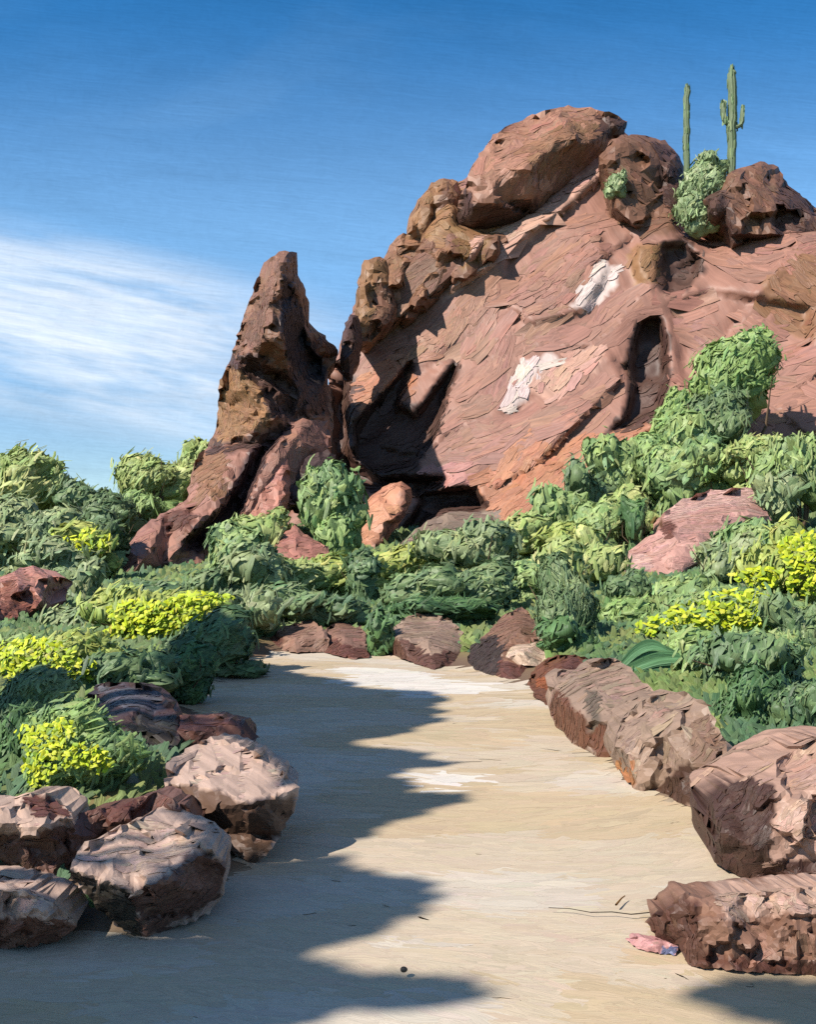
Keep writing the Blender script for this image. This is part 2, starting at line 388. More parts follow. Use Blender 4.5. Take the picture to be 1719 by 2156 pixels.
# ------------------------------------------------------------------ terrain
WASH_PX = [(-700, 2010), (0, 1985), (160, 1955), (290, 1965), (460, 1880), (540, 1805), (610, 1700), (560, 1600), (520, 1560), (400, 1470), (545, 1385),
           (640, 1372), (780, 1380), (970, 1412), (1080, 1440), (1165, 1490), (1245, 1585), (1300, 1650), (1500, 1722), (1525, 1810), (1600, 1868), (1719, 1890),
           (1900, 1990), (2300, 2300), (2300, 3200), (-700, 3200)]
WASH = np.array([onz(*p)[:2] for p in WASH_PX])
def tab(x, t): t = np.array(t); return np.interp(x, t[:, 0], t[:, 1])
def hgt(x, y):
    x = np.atleast_1d(np.asarray(x, float)); y = np.atleast_1d(np.asarray(y, float)); P = np.stack([x, y], 1)
    u = x/np.maximum(y, 4.0)
    hc = tab(y, [(0, 0), (17, .0), (20, .15), (28, .2), (38, .8), (46, 1.9), (52, 2.4), (60, 3.0), (200, 2), (400, 0)])
    hr = tab(y, [(0, 0), (6, .1), (9, .2), (16, .35), (25, .6), (31, .8), (35, 1.8), (39, 2.6), (42, 3.6), (46, 5.2), (60, 7.0), (200, 2), (400, 0)])
    hl = tab(y, [(0, 0), (8, .15), (17, .25), (30, .3), (38, .5), (45, 1.9), (52, 3.2), (62, 3.4), (200, 1.5), (400, 0)])
    r = sm((u-.02)/.33); l = sm((-u-.02)/.33)
    h = hc*(1-r-l)+hr*r+hl*l
    d = -sdf(P, WASH)
    bank = sm(d/1.1)
    far = sm((y-25)/20)
    wob = fbm(P/2.3, 3, 5)*.08+fbm(P/9, 2, 15)*.12*np.minimum(1, np.abs(y)/30)
    out = (h+.12+wob*.6)*np.maximum(bank, 0)+fbm(P/1.6, 2, 31)*.012*(1-bank)-.015*(1-bank)
    return out
def hz(x, y): return float(hgt(x, y)[0])

xs = np.sinh(np.linspace(-1, 1, 240)*7.2)*(3000/np.sinh(7.2)); xs = np.unique(np.concatenate([xs[np.abs(xs) > 14], np.arange(-14, 14, .16)]))
ys = np.concatenate([-np.geomspace(400, 4, 12), np.arange(-2, 22, .2), np.geomspace(22, 5000, 110)])
GX, GY = np.meshgrid(xs, ys, indexing='ij'); gz = hgt(GX.ravel(), GY.ravel())
c_sand = C(220, 201, 172); c_soil = C(150, 135, 90); c_green = C(118, 142, 84)
gp = np.stack([GX.ravel(), GY.ravel()], 1); inw = sdf(gp, WASH)
f_ = sm((.05-inw)/.15)[:, None]; g_ = sm(fbm(gp/1.5, 3, 8)*.8+.5)[:, None]; b_ = sm((-inw-.5)/.6)[:, None]
gcol = c_sand*(1-f_)+(C(128, 104, 84)*(1-b_)+(c_soil*(1-g_)+c_green*g_)*b_)*f_
nx, ny = len(xs), len(ys); idx = np.arange(nx*ny).reshape(nx, ny)
q = np.stack([idx[:-1, :-1], idx[1:, :-1], idx[1:, 1:], idx[:-1, 1:]], -1).reshape(-1, 4)
mb = MB(); mb.add(np.stack([GX.ravel(), GY.ravel(), gz], 1), q, gcol, np.stack([GY.ravel()*3, GX.ravel()*1.2], 1))
g = mb.build('ground', M_SAND); tag(g, kind='structure')

# sand of the dry wash: brushed ripples lying on the bed
mb = MB()
sv = []
for k in range(26000):
    pass
n = 26000
yy = 2.6+(20.5-2.6)*RNG.random(n)**1.7; xx = RNG.uniform(-1, 1, n)*(yy*.5+.6)
P2 = np.stack([xx, yy], 1); keep = sdf(P2, WASH) > .02; P2 = P2[keep]; yy = P2[:, 1]; n = len(P2)
P = np.concatenate([P2, hgt(P2[:, 0], yy)[:, None]], 1)
tone = fbm(P2/np.array([1.6, .8]), 3, 21)
ca, cb, cc_ = C(228, 208, 180), C(222, 198, 162), C(232, 217, 196)
col = np.where((tone > .35)[:, None], cc_, np.where((tone < -.25)[:, None], cb, ca))
px, py = px_of(P).T
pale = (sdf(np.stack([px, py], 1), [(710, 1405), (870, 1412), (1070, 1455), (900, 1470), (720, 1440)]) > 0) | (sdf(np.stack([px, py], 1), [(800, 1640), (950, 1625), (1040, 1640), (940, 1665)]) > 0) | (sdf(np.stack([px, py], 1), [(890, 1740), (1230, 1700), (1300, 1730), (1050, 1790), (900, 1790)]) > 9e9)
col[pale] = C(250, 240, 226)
P[:, 2] += RNG.uniform(.002, .004, n)
N = np.stack([RNG.normal(0, .006, n), RNG.normal(0, .008, n), np.ones(n)], 1)
a = RNG.normal(0, .22, n)+fbm(P2/2.0, 2, 40)*.35
T = np.stack([np.cos(a), np.sin(a), np.zeros(n)], 1)
sy = np.clip(yy, 3, 20)
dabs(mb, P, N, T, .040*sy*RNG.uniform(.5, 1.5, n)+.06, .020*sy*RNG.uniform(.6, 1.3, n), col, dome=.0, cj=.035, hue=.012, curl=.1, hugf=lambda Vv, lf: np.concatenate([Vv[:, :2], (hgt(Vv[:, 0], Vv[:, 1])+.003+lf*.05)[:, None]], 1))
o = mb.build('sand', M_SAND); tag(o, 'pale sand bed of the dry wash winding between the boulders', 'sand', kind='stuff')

# low growth over the banks
mb = MB(); n = 75000
yy = 4.5+(60-4.5)*RNG.random(n)**.9; xx = RNG.uniform(-1.05, 1.05, n)*(yy*.47+.8)
P2 = np.stack([xx, yy], 1); keep = sdf(P2, WASH) < -np.interp(P2[:, 1], [5, 8, 14], [.2, .75, 1.0]); P2 = P2[keep]; yy = P2[:, 1]; n = len(P2)
P = np.concatenate([P2, hgt(P2[:, 0], yy)[:, None]], 1); P[:, 2] += yy*.003
tone = fbm(P2/2.2, 3, 51); pal = [C(134, 154, 92, .65), C(112, 140, 88, .65), C(98, 128, 92, .65), C(144, 158, 94, .65), C(120, 142, 92, .65)]
ci = np.clip(((tone+1)*2.5).astype(int), 0, 4); col = np.array(pal)[ci]
N = np.stack([RNG.normal(0, .35, n), RNG.normal(-.9, .3, n), np.ones(n)], 1); a = RNG.normal(1.3, .5, n)
T = np.stack([np.cos(a), np.zeros(n), np.sin(a)], 1)
dabs(mb, P, N, T, (.024*yy+.02)*RNG.uniform(.6, 1.3, n), .0075*yy+.005, col, rows=3, cols=3, cj=.1)
o = mb.build('low_brush', M_GRASS); tag(o, 'low green growth covering the banks between the bushes', 'ground cover', kind='stuff')

# ------------------------------------------------------------------ the rock hill
BR = C(158, 114, 84); BR2 = C(138, 98, 76); DK = C(96, 68, 58); PK = C(178, 128, 104); PK2 = C(172, 124, 106); LP = C(208, 161, 140)  # DK: dark brown rock, also painted as shade in hollows, clefts and undersides
WH = C(236, 212, 202); OC = C(164, 120, 82); OR = C(192, 130, 98); MV = C(160, 120, 110)
def steps(P, feats):
    """each feature: (polygon, metres behind(+)/before(-), soft edge px)"""
    out = np.zeros(len(P))
    for poly, dd, soft in feats: out += dd*sm(sdf(P, poly)/soft)
    return out
hill_ol = [(560, 1190), (600, 1100), (640, 1010), (665, 980), (678, 900), (684, 830), (698, 775), (712, 745), (724, 705), (735, 668), (748, 640), (760, 590), (800, 560), (850, 510),
           (880, 455), (930, 400), (985, 372), (1020, 340), (1070, 300), (1190, 260), (1290, 262), (1330, 290), (1400, 310), (1435, 345), (1452, 400), (1458, 470), (1500, 490), (1560, 470), (1640, 440),
           (1719, 460), (1800, 480), (1950, 520), (2150, 620), (2350, 800), (2500, 1000), (2560, 1180), (2300, 1200), (1700, 1180), (1200, 1190), (800, 1190)]
hill_f = [([(700, 760), (732, 770), (742, 860), (742, 960), (800, 1000), (940, 1000), (950, 1022), (880, 1045), (780, 1035), (700, 1010), (690, 900)], 1.7, 16),   # deep hollow at the foot
          ([(742, 890), (790, 840), (845, 775), (878, 742), (868, 800), (845, 850), (872, 870), (925, 800), (975, 737), (962, 790), (938, 860), (915, 930), (870, 985), (790, 1000), (745, 970)], 1.7, 13), 
([(1345, 665), (1395, 660), (1412, 720), (1412, 800), (1400, 860), (1382, 915), (1375, 880), (1330, 905), (1262, 925), (1310, 880), (1325, 820), (1322, 740)], 1.7, 20),
          ([(862, 1020), (900, 1030), (1000, 1022), (1035, 1075), (930, 1082), (880, 1120), (820, 1170), (800, 1160), (850, 1110), (880, 1060)], 2.0, 14),
          ([(748, 700), (760, 560), (860, 500), (890, 440), (960, 400), (970, 470), (1050, 500), (1000, 560), (930, 620), (850, 680), (790, 715), (760, 740)], -1.6, 18),
          ([(1000, 500), (1080, 470), (1280, 340), (1282, 372), (1160, 470), (1040, 560), (920, 640)], -.7, 10),
          ([(1388, 512), (1440, 505), (1482, 540), (1470, 590), (1425, 625), (1392, 620)], 1.1, 16),
          ([(1322, 540), (1350, 508), (1385, 512), (1392, 560), (1382, 612), (1335, 590)], -.5, 14),
          ([(1100, 590), (1260, 480), (1290, 560), (1240, 660), (1120, 690), (1050, 640)], -.45, 12),
          ([(1400, 640), (1500, 600), (1719, 640), (1719, 740), (1560, 800), (1430, 830)], .7, 24)]
def hill_depth(P):
    px, py = P.T
    Y = 51+(1130-py)/900*15-(px-700)/1000*7.5
    Y = Y+np.where(py < 480, (480-py)/250*3, 0)
    Y = Y+2.5*sm((px-1450)/250)*0
    # diagonal strata running up to the right
    tdir = (px*0.62+py*0.78)
    Y = Y+fbm(np.stack([tdir/60, (px*.78-py*.62)/260], 1), 3, 2)*.25
    Y = Y+facets(np.stack([tdir/110, (px*.78-py*.62)/260], 1), 5)*.8+fbm(P/26, 2, 8)*.05
    edge = np.maximum(sdf(P, hill_ol), 0)
    Y = Y+3.5*(1-sm(edge/50))*(py < 700)
    return Y+steps(P, hill_f)
hill_regs = [([(740, 700), (755, 560), (870, 470), (900, 400), (1000, 400), (1060, 500), (1000, 560), (930, 620), (850, 690), (760, 740)], BR),
             ([(850, 520), (920, 500), (960, 600), (880, 670), (850, 640)], BR2), ([(755, 640), (800, 590), (850, 600), (850, 680), (790, 715), (750, 735)], BR2),
             ([(940, 380), (1000, 400), (1040, 500), (960, 560), (900, 520), (890, 420)], OC),
             ([(995, 500), (1080, 470), (1282, 335), (1282, 380), (1160, 465), (1030, 570), (935, 640), (960, 590)], LP),
             ([(760, 790), (850, 740), (1000, 610), (1060, 590), (1000, 680), (900, 760), (800, 850)], PK),
             ([(1050, 640), (1150, 570), (1270, 480), (1290, 530), (1200, 640), (1100, 680)], PK2),
             ([(745, 800), (860, 740), (880, 830), (760, 870)], OR),
             ([(1280, 330), (1340, 300), (1450, 350), (1450, 480), (1380, 500), (1290, 460)], BR2),
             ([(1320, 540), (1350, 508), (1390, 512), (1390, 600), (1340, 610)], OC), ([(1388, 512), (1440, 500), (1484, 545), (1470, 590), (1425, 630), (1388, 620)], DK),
             ([(1600, 590), (1719, 540), (1900, 560), (1900, 700), (1719, 720), (1640, 700)], BR),
             ([(1212, 650), (1225, 600), (1272, 550), (1312, 562), (1285, 615), (1245, 655)], WH),
             ([(1045, 840), (1110, 758), (1180, 745), (1175, 780), (1120, 830), (1075, 872)], WH), ([(1110, 815), (1200, 740), (1275, 735), (1250, 780), (1165, 850)], LP),
             ([(1010, 990), (1080, 950), (1200, 930), (1330, 900), (1400, 880), (1400, 950), (1250, 1020), (1110, 1100), (1000, 1060)], OR),
             ([(870, 985), (960, 970), (1010, 1000), (1000, 1025), (900, 1030)], C(198, 140, 130)),
             ([(750, 1130), (775, 1050), (840, 1015), (870, 1030), (860, 1070), (800, 1150), (760, 1165)], OR),
             ([(815, 1170), (880, 1120), (930, 1082), (1040, 1080), (1045, 1110), (900, 1190)], C(140, 120, 104)),
             ([(700, 740), (740, 740), (760, 880), (850, 770), (885, 735), (850, 850), (890, 850), (980, 730), (930, 900), (880, 990), (960, 1030), (860, 1050), (690, 1020), (692, 850)], DK),  # hollow at the foot: shade put into the colour over a shallow recess
             ([(1345, 665), (1398, 660), (1416, 720), (1412, 820), (1380, 915), (1370, 880), (1262, 925), (1322, 850), (1322, 740)], DK),  # cleft darkened in colour as well as carved
             ([(862, 1020), (1000, 1020), (1038, 1080), (930, 1084), (810, 1175), (800, 1150), (880, 1060)], DK)]  # small cave, its shade painted dark too
def ang_hill(P):
    q = px_of(P); a = np.full(len(P), .72)
    a = np.where(q[:, 1] < 520, .3+fbm(q/70, 2, 4)*1.3, a+fbm(q/90, 2, 14)*.6)
    return np.where(q[:, 0] > 1400, -.5+fbm(q/80, 2, 6), a)
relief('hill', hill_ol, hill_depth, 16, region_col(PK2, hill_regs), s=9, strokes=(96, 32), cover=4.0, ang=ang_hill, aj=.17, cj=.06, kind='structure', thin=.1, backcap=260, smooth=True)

def crag(name, outline, Yb, regs, base, label, cat='rock formation', ctrl=None, feats=(), bulge=1.2, tilt=(0, 0), fac=60, famp=.8, thick=5, s=9,
         strokes=(52, 20), ang=.7, aj=.45, cover=3.4, group=None, cj=.1, rag=.35):
    o_ = np.array(outline, float); c0 = o_.mean(0); R = max(12, (np.abs(o_-c0)).mean())
    seed = int(abs(c0[0]*7+c0[1]*3)) % 997
    ip = interp(ctrl) if ctrl else None
    def dep(P):
        Y = ip(P) if ip else Yb+(P[:, 0]-c0[0])/100*tilt[0]+(c0[1]-P[:, 1])/100*tilt[1]
        d = np.maximum(sdf(P, o_), 0)
        Y = Y-bulge*np.sqrt(1-(1-np.clip(d/(R*.7), 0, 1))**2)
        Y = Y+facets(P/fac, seed)*famp+fbm(P/(fac*.35), 2, seed)*famp*.12
        return Y+steps(P, feats)
    return relief(name, outline, dep, thick, region_col(base, regs), s=s, strokes=strokes, cover=cover, ang=ang, aj=aj, label=label, cat=cat, group=group, cj=cj, rag=rag)

# summit boulder
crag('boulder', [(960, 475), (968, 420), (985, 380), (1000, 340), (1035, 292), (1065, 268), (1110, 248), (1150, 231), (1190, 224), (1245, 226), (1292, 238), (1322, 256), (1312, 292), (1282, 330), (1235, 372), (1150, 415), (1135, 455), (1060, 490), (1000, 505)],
     64, [([(960, 475), (975, 390), (1000, 430), (1130, 418), (1140, 450), (1010, 505)], DK), ([(1110, 300), (1230, 245), (1280, 290), (1270, 330), (1180, 370), (1120, 380)], BR), ([(1255, 240), (1325, 250), (1320, 300), (1262, 290)], DK)],  # DK colours in the shaded underside and right flank
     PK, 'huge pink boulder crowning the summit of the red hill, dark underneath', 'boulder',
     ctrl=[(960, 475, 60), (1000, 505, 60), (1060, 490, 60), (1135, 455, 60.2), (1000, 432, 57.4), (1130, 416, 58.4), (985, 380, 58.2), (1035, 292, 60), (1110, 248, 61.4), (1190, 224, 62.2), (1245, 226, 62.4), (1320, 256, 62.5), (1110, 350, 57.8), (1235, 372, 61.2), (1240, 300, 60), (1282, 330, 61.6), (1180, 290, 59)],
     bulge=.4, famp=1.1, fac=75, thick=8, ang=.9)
crag('boulder', [(1262, 330), (1290, 292), (1330, 282), (1372, 290), (1402, 295), (1428, 322), (1442, 350), (1450, 410), (1448, 470), (1400, 500), (1340, 490), (1290, 440), (1275, 380)],
     59.5, [([(1375, 300), (1430, 320), (1450, 400), (1448, 480), (1400, 440)], DK)], BR2, 'rough brown boulder right of the summit boulder on the skyline', 'boulder', tilt=(1.6, 1.4), bulge=1.6, thick=7, famp=1.2, fac=48, ang=2.2)
crag('boulder', [(1480, 422), (1500, 408), (1520, 398), (1532, 368), (1570, 350), (1602, 340), (1640, 350), (1662, 392), (1690, 415), (1722, 440), (1780, 455), (1830, 520), (1760, 560), (1700, 548), (1640, 556), (1590, 540), (1545, 510), (1530, 480), (1500, 460)],
     57, [([(1500, 408), (1530, 400), (1545, 480), (1600, 500), (1719, 500), (1719, 560), (1560, 540), (1480, 430)], DK), ([(1640, 360), (1719, 440), (1719, 520), (1630, 500)], DK)], BR2,
     'dark craggy boulder at the right edge of the hill crest behind the cacti', 'boulder', tilt=(1.2, 2), bulge=1.5, famp=1.5, fac=50, thick=8, ang=2.0,
     feats=[([(1540, 490), (1830, 490), (1830, 570), (1540, 560)], 2.4, 30)])
# ridge knobs on the left skyline
crag('boulder', [(852, 500), (865, 450), (885, 415), (908, 388), (935, 375), (965, 380), (972, 420), (960, 480), (965, 540), (920, 570), (880, 560), (858, 540)], 61.2,
     [([(930, 400), (970, 400), (965, 560), (915, 540)], BR2)], OC, 'ochre boulder on the left skyline ridge just below the summit boulder', 'boulder', tilt=(1.2, 1.5), bulge=1.5, famp=1.2, fac=40, ang=1.2)
crag('boulder', [(800, 600), (806, 545), (826, 510), (850, 490), (880, 500), (925, 560), (940, 600), (900, 640), (850, 650), (815, 640)], 58.8,
     [([(860, 520), (930, 560), (930, 620), (870, 640)], BR2)], BR, 'brown boulder halfway down the left skyline ridge of the hill', 'boulder', tilt=(1.4, 1.2), bulge=1.4, famp=1.3, fac=40, ang=1.0)
crag('boulder', [(742, 690), (750, 640), (755, 585), (768, 548), (790, 540), (812, 545), (835, 600), (845, 650), (820, 690), (780, 720), (755, 735)], 56.3,
     [([(790, 600), (840, 600), (840, 690), (770, 725)], BR2)], OC, 'tall ochre boulder at the lower end of the left skyline ridge', 'boulder', tilt=(1.6, 1.2), bulge=1.3, famp=1.2, fac=42, ang=1.3)
crag('boulder', [(716, 745), (722, 700), (738, 662), (752, 665), (762, 700), (758, 740), (742, 800), (724, 800)], 52.5, [], DK,
     'narrow dark brown rock in the notch beside the spire', 'boulder', tilt=(1.5, 1), bulge=1, famp=.6, fac=30, strokes=(38, 16), thick=3)
crag('boulder', [(872, 520), (920, 480), (1000, 500), (1060, 490), (1075, 520), (1010, 575), (940, 620), (880, 660), (850, 690), (830, 660), (880, 600)], 58.0,
     [([(880, 540), (960, 520), (940, 600), (870, 620)], BR), ([(960, 500), (1040, 510), (980, 570)], C(150, 112, 74))], BR2, 'long brown boulder shelf under the summit boulder', 'boulder', tilt=(-.6, 1.4), bulge=1.2, famp=1.5, fac=45, ang=1.1)

# spire
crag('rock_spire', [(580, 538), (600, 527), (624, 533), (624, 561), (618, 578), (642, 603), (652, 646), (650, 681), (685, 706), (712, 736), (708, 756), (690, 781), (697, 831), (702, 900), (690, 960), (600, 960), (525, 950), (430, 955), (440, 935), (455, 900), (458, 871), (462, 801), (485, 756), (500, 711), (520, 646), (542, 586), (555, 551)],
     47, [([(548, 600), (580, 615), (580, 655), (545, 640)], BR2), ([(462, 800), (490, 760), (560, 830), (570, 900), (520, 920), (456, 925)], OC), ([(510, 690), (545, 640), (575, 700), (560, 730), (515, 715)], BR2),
          ([(590, 585), (615, 585), (640, 650), (648, 710), (690, 760), (680, 805), (645, 805), (610, 760), (590, 700)], C(50, 42, 46)),  # dark stripe: shade of the right-facing side painted in
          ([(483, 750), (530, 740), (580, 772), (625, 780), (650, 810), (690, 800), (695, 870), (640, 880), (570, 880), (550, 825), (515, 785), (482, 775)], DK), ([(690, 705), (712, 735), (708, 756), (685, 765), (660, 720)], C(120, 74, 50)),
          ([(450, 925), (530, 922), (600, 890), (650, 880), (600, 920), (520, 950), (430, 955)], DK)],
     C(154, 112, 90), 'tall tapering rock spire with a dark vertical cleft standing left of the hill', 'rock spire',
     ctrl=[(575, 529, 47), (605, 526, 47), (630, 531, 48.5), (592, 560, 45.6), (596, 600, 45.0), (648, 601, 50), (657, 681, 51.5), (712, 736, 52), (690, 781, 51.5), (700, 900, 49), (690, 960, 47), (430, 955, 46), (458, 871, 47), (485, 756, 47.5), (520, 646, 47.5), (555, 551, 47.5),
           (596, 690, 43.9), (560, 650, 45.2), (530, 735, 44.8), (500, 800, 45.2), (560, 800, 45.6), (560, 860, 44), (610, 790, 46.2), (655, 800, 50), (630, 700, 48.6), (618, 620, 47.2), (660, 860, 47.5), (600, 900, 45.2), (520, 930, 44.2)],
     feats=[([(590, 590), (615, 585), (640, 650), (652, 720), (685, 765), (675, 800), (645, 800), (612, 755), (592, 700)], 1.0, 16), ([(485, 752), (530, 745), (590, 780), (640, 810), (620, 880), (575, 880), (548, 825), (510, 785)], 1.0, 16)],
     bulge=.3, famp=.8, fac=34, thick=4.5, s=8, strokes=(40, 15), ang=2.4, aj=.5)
# ridge running down left from the spire's foot
crag('rock_ridge', [(440, 940), (530, 925), (600, 895), (640, 880), (690, 885), (700, 960), (660, 1040), (600, 1075), (510, 1095), (470, 1130), (430, 1165), (420, 1215), (385, 1205), (345, 1195), (300, 1205), (262, 1250), (232, 1245), (228, 1180), (262, 1150), (310, 1100), (355, 1075), (395, 1050), (402, 1000), (420, 955)],
     44, [([(405, 960), (470, 950), (480, 1040), (410, 1050)], BR), ([(330, 1085), (410, 1070), (400, 1110), (340, 1125)], C(112, 70, 54)), ([(228, 1180), (262, 1150), (290, 1170), (270, 1250), (232, 1250)], C(118, 76, 60)),
          ([(560, 900), (620, 890), (560, 960), (520, 1060), (500, 1100), (420, 1170), (370, 1150), (460, 1070), (510, 1000), (530, 940)], C(84, 58, 54)), ([(440, 940), (540, 925), (530, 945), (440, 955)], DK)],  # groove shade painted in as well as carved
     PK2, 'pink rock ridge split by a dark groove descending left from the foot of the spire', 'rock formation',
     ctrl=[(440, 940, 45.5), (640, 880, 46.5), (690, 885, 48), (700, 960, 47), (600, 1075, 43), (510, 1095, 41.5), (430, 1165, 40), (420, 1215, 39), (345, 1195, 39), (262, 1250, 36.5), (228, 1180, 38), (262, 1150, 38.5), (355, 1075, 41), (402, 1000, 43.5), (470, 1000, 42.5), (500, 960, 43.5), (620, 920, 44.5), (560, 1020, 42.5), (400, 1120, 39.5), (300, 1180, 37.5)],
     feats=[([(575, 905), (612, 895), (560, 975), (525, 1060), (500, 1100), (420, 1165), (375, 1150), (460, 1070), (508, 1000), (535, 945)], 1.6, 18)], bulge=.6, famp=.5, fac=50, thick=5, ang=.8)
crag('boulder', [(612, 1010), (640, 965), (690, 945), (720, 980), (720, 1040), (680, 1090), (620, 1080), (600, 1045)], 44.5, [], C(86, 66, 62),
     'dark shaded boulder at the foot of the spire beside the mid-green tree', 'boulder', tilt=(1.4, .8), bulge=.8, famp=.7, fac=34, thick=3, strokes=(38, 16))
crag('boulder', [(505, 1092), (520, 1040), (560, 990), (605, 960), (612, 1020), (600, 1075), (560, 1110), (515, 1110)], 42.5, [([(520, 1040), (600, 975), (600, 1000), (520, 1070)], C(206, 142, 126))], C(196, 132, 112),
     'smooth rosy boulder below the spire between the groove and the dark boulder', 'boulder', tilt=(-.4, 1.5), bulge=.8, famp=.5, fac=40, thick=3, strokes=(46, 17), ang=-.2)

# rocks at the foot of the hill
crag('boulder', [(746, 1120), (760, 1075), (778, 1048), (815, 1022), (845, 1014), (868, 1028), (866, 1062), (840, 1100), (812, 1142), (790, 1168), (752, 1160)], 44.5, [([(850, 1020), (870, 1030), (868, 1060), (800, 1165), (785, 1150), (835, 1080)], C(150, 100, 80))], C(214, 150, 118),
     'orange-pink boulder at the foot of the hill right of the mid-green tree', 'boulder', tilt=(-.5, 1.6), bulge=.7, famp=.5, fac=50, thick=3, ang=.3, aj=.25)
crag('rock_slab', [(805, 1180), (835, 1150), (870, 1120), (910, 1092), (940, 1080), (1000, 1078), (1036, 1086), (1045, 1105), (1000, 1130), (940, 1160), (880, 1200), (830, 1200)], 43.5, [([(805, 1180), (850, 1140), (880, 1150), (840, 1195)], C(120, 100, 96))], C(152, 130, 114),
     'grey-brown slab under the small dark cave at the foot of the hill', 'rock slab', tilt=(.3, 2.6), bulge=.4, famp=.4, fac=50, thick=3, ang=.6, aj=.25)

# mid-ground slabs
crag('rock_slab', [(1394, 1089), (1434, 1052), (1504, 1032), (1589, 1024), (1603, 1054), (1626, 1094), (1560, 1112), (1514, 1144), (1480, 1179), (1434, 1230), (1380, 1245), (1350, 1235), (1292, 1206), (1306, 1182), (1352, 1139), (1396, 1112)],
     33, [([(1394, 1089), (1440, 1050), (1589, 1024), (1600, 1062), (1480, 1070), (1400, 1100)], C(230, 184, 170)), ([(1396, 1098), (1430, 1108), (1412, 1138), (1398, 1120)], C(130, 82, 68)), ([(1292, 1206), (1340, 1160), (1380, 1190), (1340, 1225)], C(228, 184, 170))], C(208, 158, 144),
     'large rosy slab lying among green bushes on the right slope', 'rock slab',
     ctrl=[(1394, 1089, 34.5), (1434, 1052, 36.5), (1504, 1032, 37), (1589, 1024, 37), (1603, 1054, 35.5), (1626, 1094, 33.5), (1560, 1112, 33), (1480, 1179, 31.5), (1380, 1245, 30.5), (1292, 1206, 31.5), (1352, 1139, 33), (1400, 1110, 32.6), (1480, 1090, 33.0), (1570, 1080, 33.2), (1440, 1150, 32)],
     bulge=.2, famp=.3, fac=50, thick=3, strokes=(46, 12), ang=.15, aj=.3)
crag('rock_slab', [(572, 1160), (590, 1130), (620, 1105), (640, 1125), (668, 1140), (692, 1150), (690, 1175), (650, 1205), (600, 1195)], 33, [], C(188, 128, 112),
     'small pink pointed slab half hidden in bushes below the mid-green tree', 'rock slab', tilt=(0, 3), bulge=.5, famp=.4, fac=30, thick=1.5, s=7, strokes=(36, 14))
crag('boulder', [(-60, 1230), (0, 1215), (30, 1200), (70, 1190), (100, 1210), (135, 1215), (100, 1250), (98, 1290), (50, 1310), (0, 1330), (-60, 1340)], 20.5,
     [([(0, 1240), (30, 1215), (95, 1270), (90, 1295), (0, 1335)], C(150, 94, 74))], C(204, 142, 122), 'reddish brown rock at the left edge of the picture among bushes', 'boulder', tilt=(.8, 2), bulge=.8, famp=.6, fac=36, thick=2, strokes=(34, 12))

# ------------------------------------------------------------------ boulders along the wash (outline + edge heights above the bed; shaded faces coloured darker)
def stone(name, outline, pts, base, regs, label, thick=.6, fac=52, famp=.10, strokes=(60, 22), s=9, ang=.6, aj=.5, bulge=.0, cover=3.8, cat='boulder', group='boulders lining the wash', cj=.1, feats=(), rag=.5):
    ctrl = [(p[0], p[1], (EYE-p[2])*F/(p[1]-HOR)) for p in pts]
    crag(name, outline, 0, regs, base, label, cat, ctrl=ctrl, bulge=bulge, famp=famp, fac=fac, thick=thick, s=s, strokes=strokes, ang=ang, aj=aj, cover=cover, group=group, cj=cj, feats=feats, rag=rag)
RK = C(210, 178, 158); RKd = C(150, 116, 98); RKb = C(122, 88, 72); RG = C(168, 140, 120); RD = C(112, 70, 58)
stone('boulder', [(345, 1648), (356, 1602), (400, 1572), (445, 1553), (492, 1565), (560, 1598), (600, 1630), (632, 1656), (622, 1700), (590, 1760), (562, 1802), (530, 1818), (465, 1782), (405, 1720), (370, 1690)],
      [(345, 1648, .40), (400, 1572, .44), (445, 1553, .47), (492, 1565, .47), (560, 1598, .46), (632, 1656, .42), (430, 1655, .42), (520, 1690, .42), (560, 1684, .42), (622, 1700, .30), (590, 1760, .14), (562, 1802, .02), (530, 1818, -.02), (465, 1782, .05), (405, 1720, .22), (490, 1760, .10)],
      RK, [([(345, 1655), (430, 1658), (520, 1692), (628, 1668), (600, 1760), (530, 1830), (350, 1700)], C(112, 86, 70))], 'pale-topped boulder jutting furthest into the wash on its left side', thick=.9, ang=-.3)  # front face below the rim coloured as shaded
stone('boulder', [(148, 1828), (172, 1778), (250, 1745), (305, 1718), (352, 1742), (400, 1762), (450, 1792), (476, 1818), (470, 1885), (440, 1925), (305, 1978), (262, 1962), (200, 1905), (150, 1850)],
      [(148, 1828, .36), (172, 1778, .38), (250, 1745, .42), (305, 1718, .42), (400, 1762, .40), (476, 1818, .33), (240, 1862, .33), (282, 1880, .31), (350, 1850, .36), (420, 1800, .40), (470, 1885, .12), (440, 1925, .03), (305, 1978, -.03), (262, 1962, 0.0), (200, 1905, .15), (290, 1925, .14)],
      RK, [([(148, 1835), (240, 1866), (278, 1880), (300, 1985), (200, 1920)], C(76, 66, 54)), ([(282, 1880), (350, 1845), (400, 1795), (480, 1815), (470, 1890), (300, 1985)], C(126, 92, 78))], 'pale-topped boulder in the left foreground with a dark green-grey near face', thick=.8, ang=.3)  # both near faces carry their shade as darker colours
stone('boulder', [(-90, 1850), (0, 1862), (80, 1885), (130, 1918), (160, 1952), (115, 1985), (0, 1998), (-90, 2005)],
      [(-90, 1850, .30), (0, 1862, .30), (80, 1885, .27), (160, 1952, .12), (-90, 1925, .24), (60, 1930, .2), (110, 1985, 0), (0, 1998, 0), (-90, 2005, 0), (130, 1940, .16)],
      RK, [([(-90, 1932), (60, 1932), (140, 1940), (165, 1955), (110, 1995), (-90, 2010)], C(130, 88, 68))], 'pale rock with a reddish lower face in the bottom left corner', thick=.5, ang=-.3)
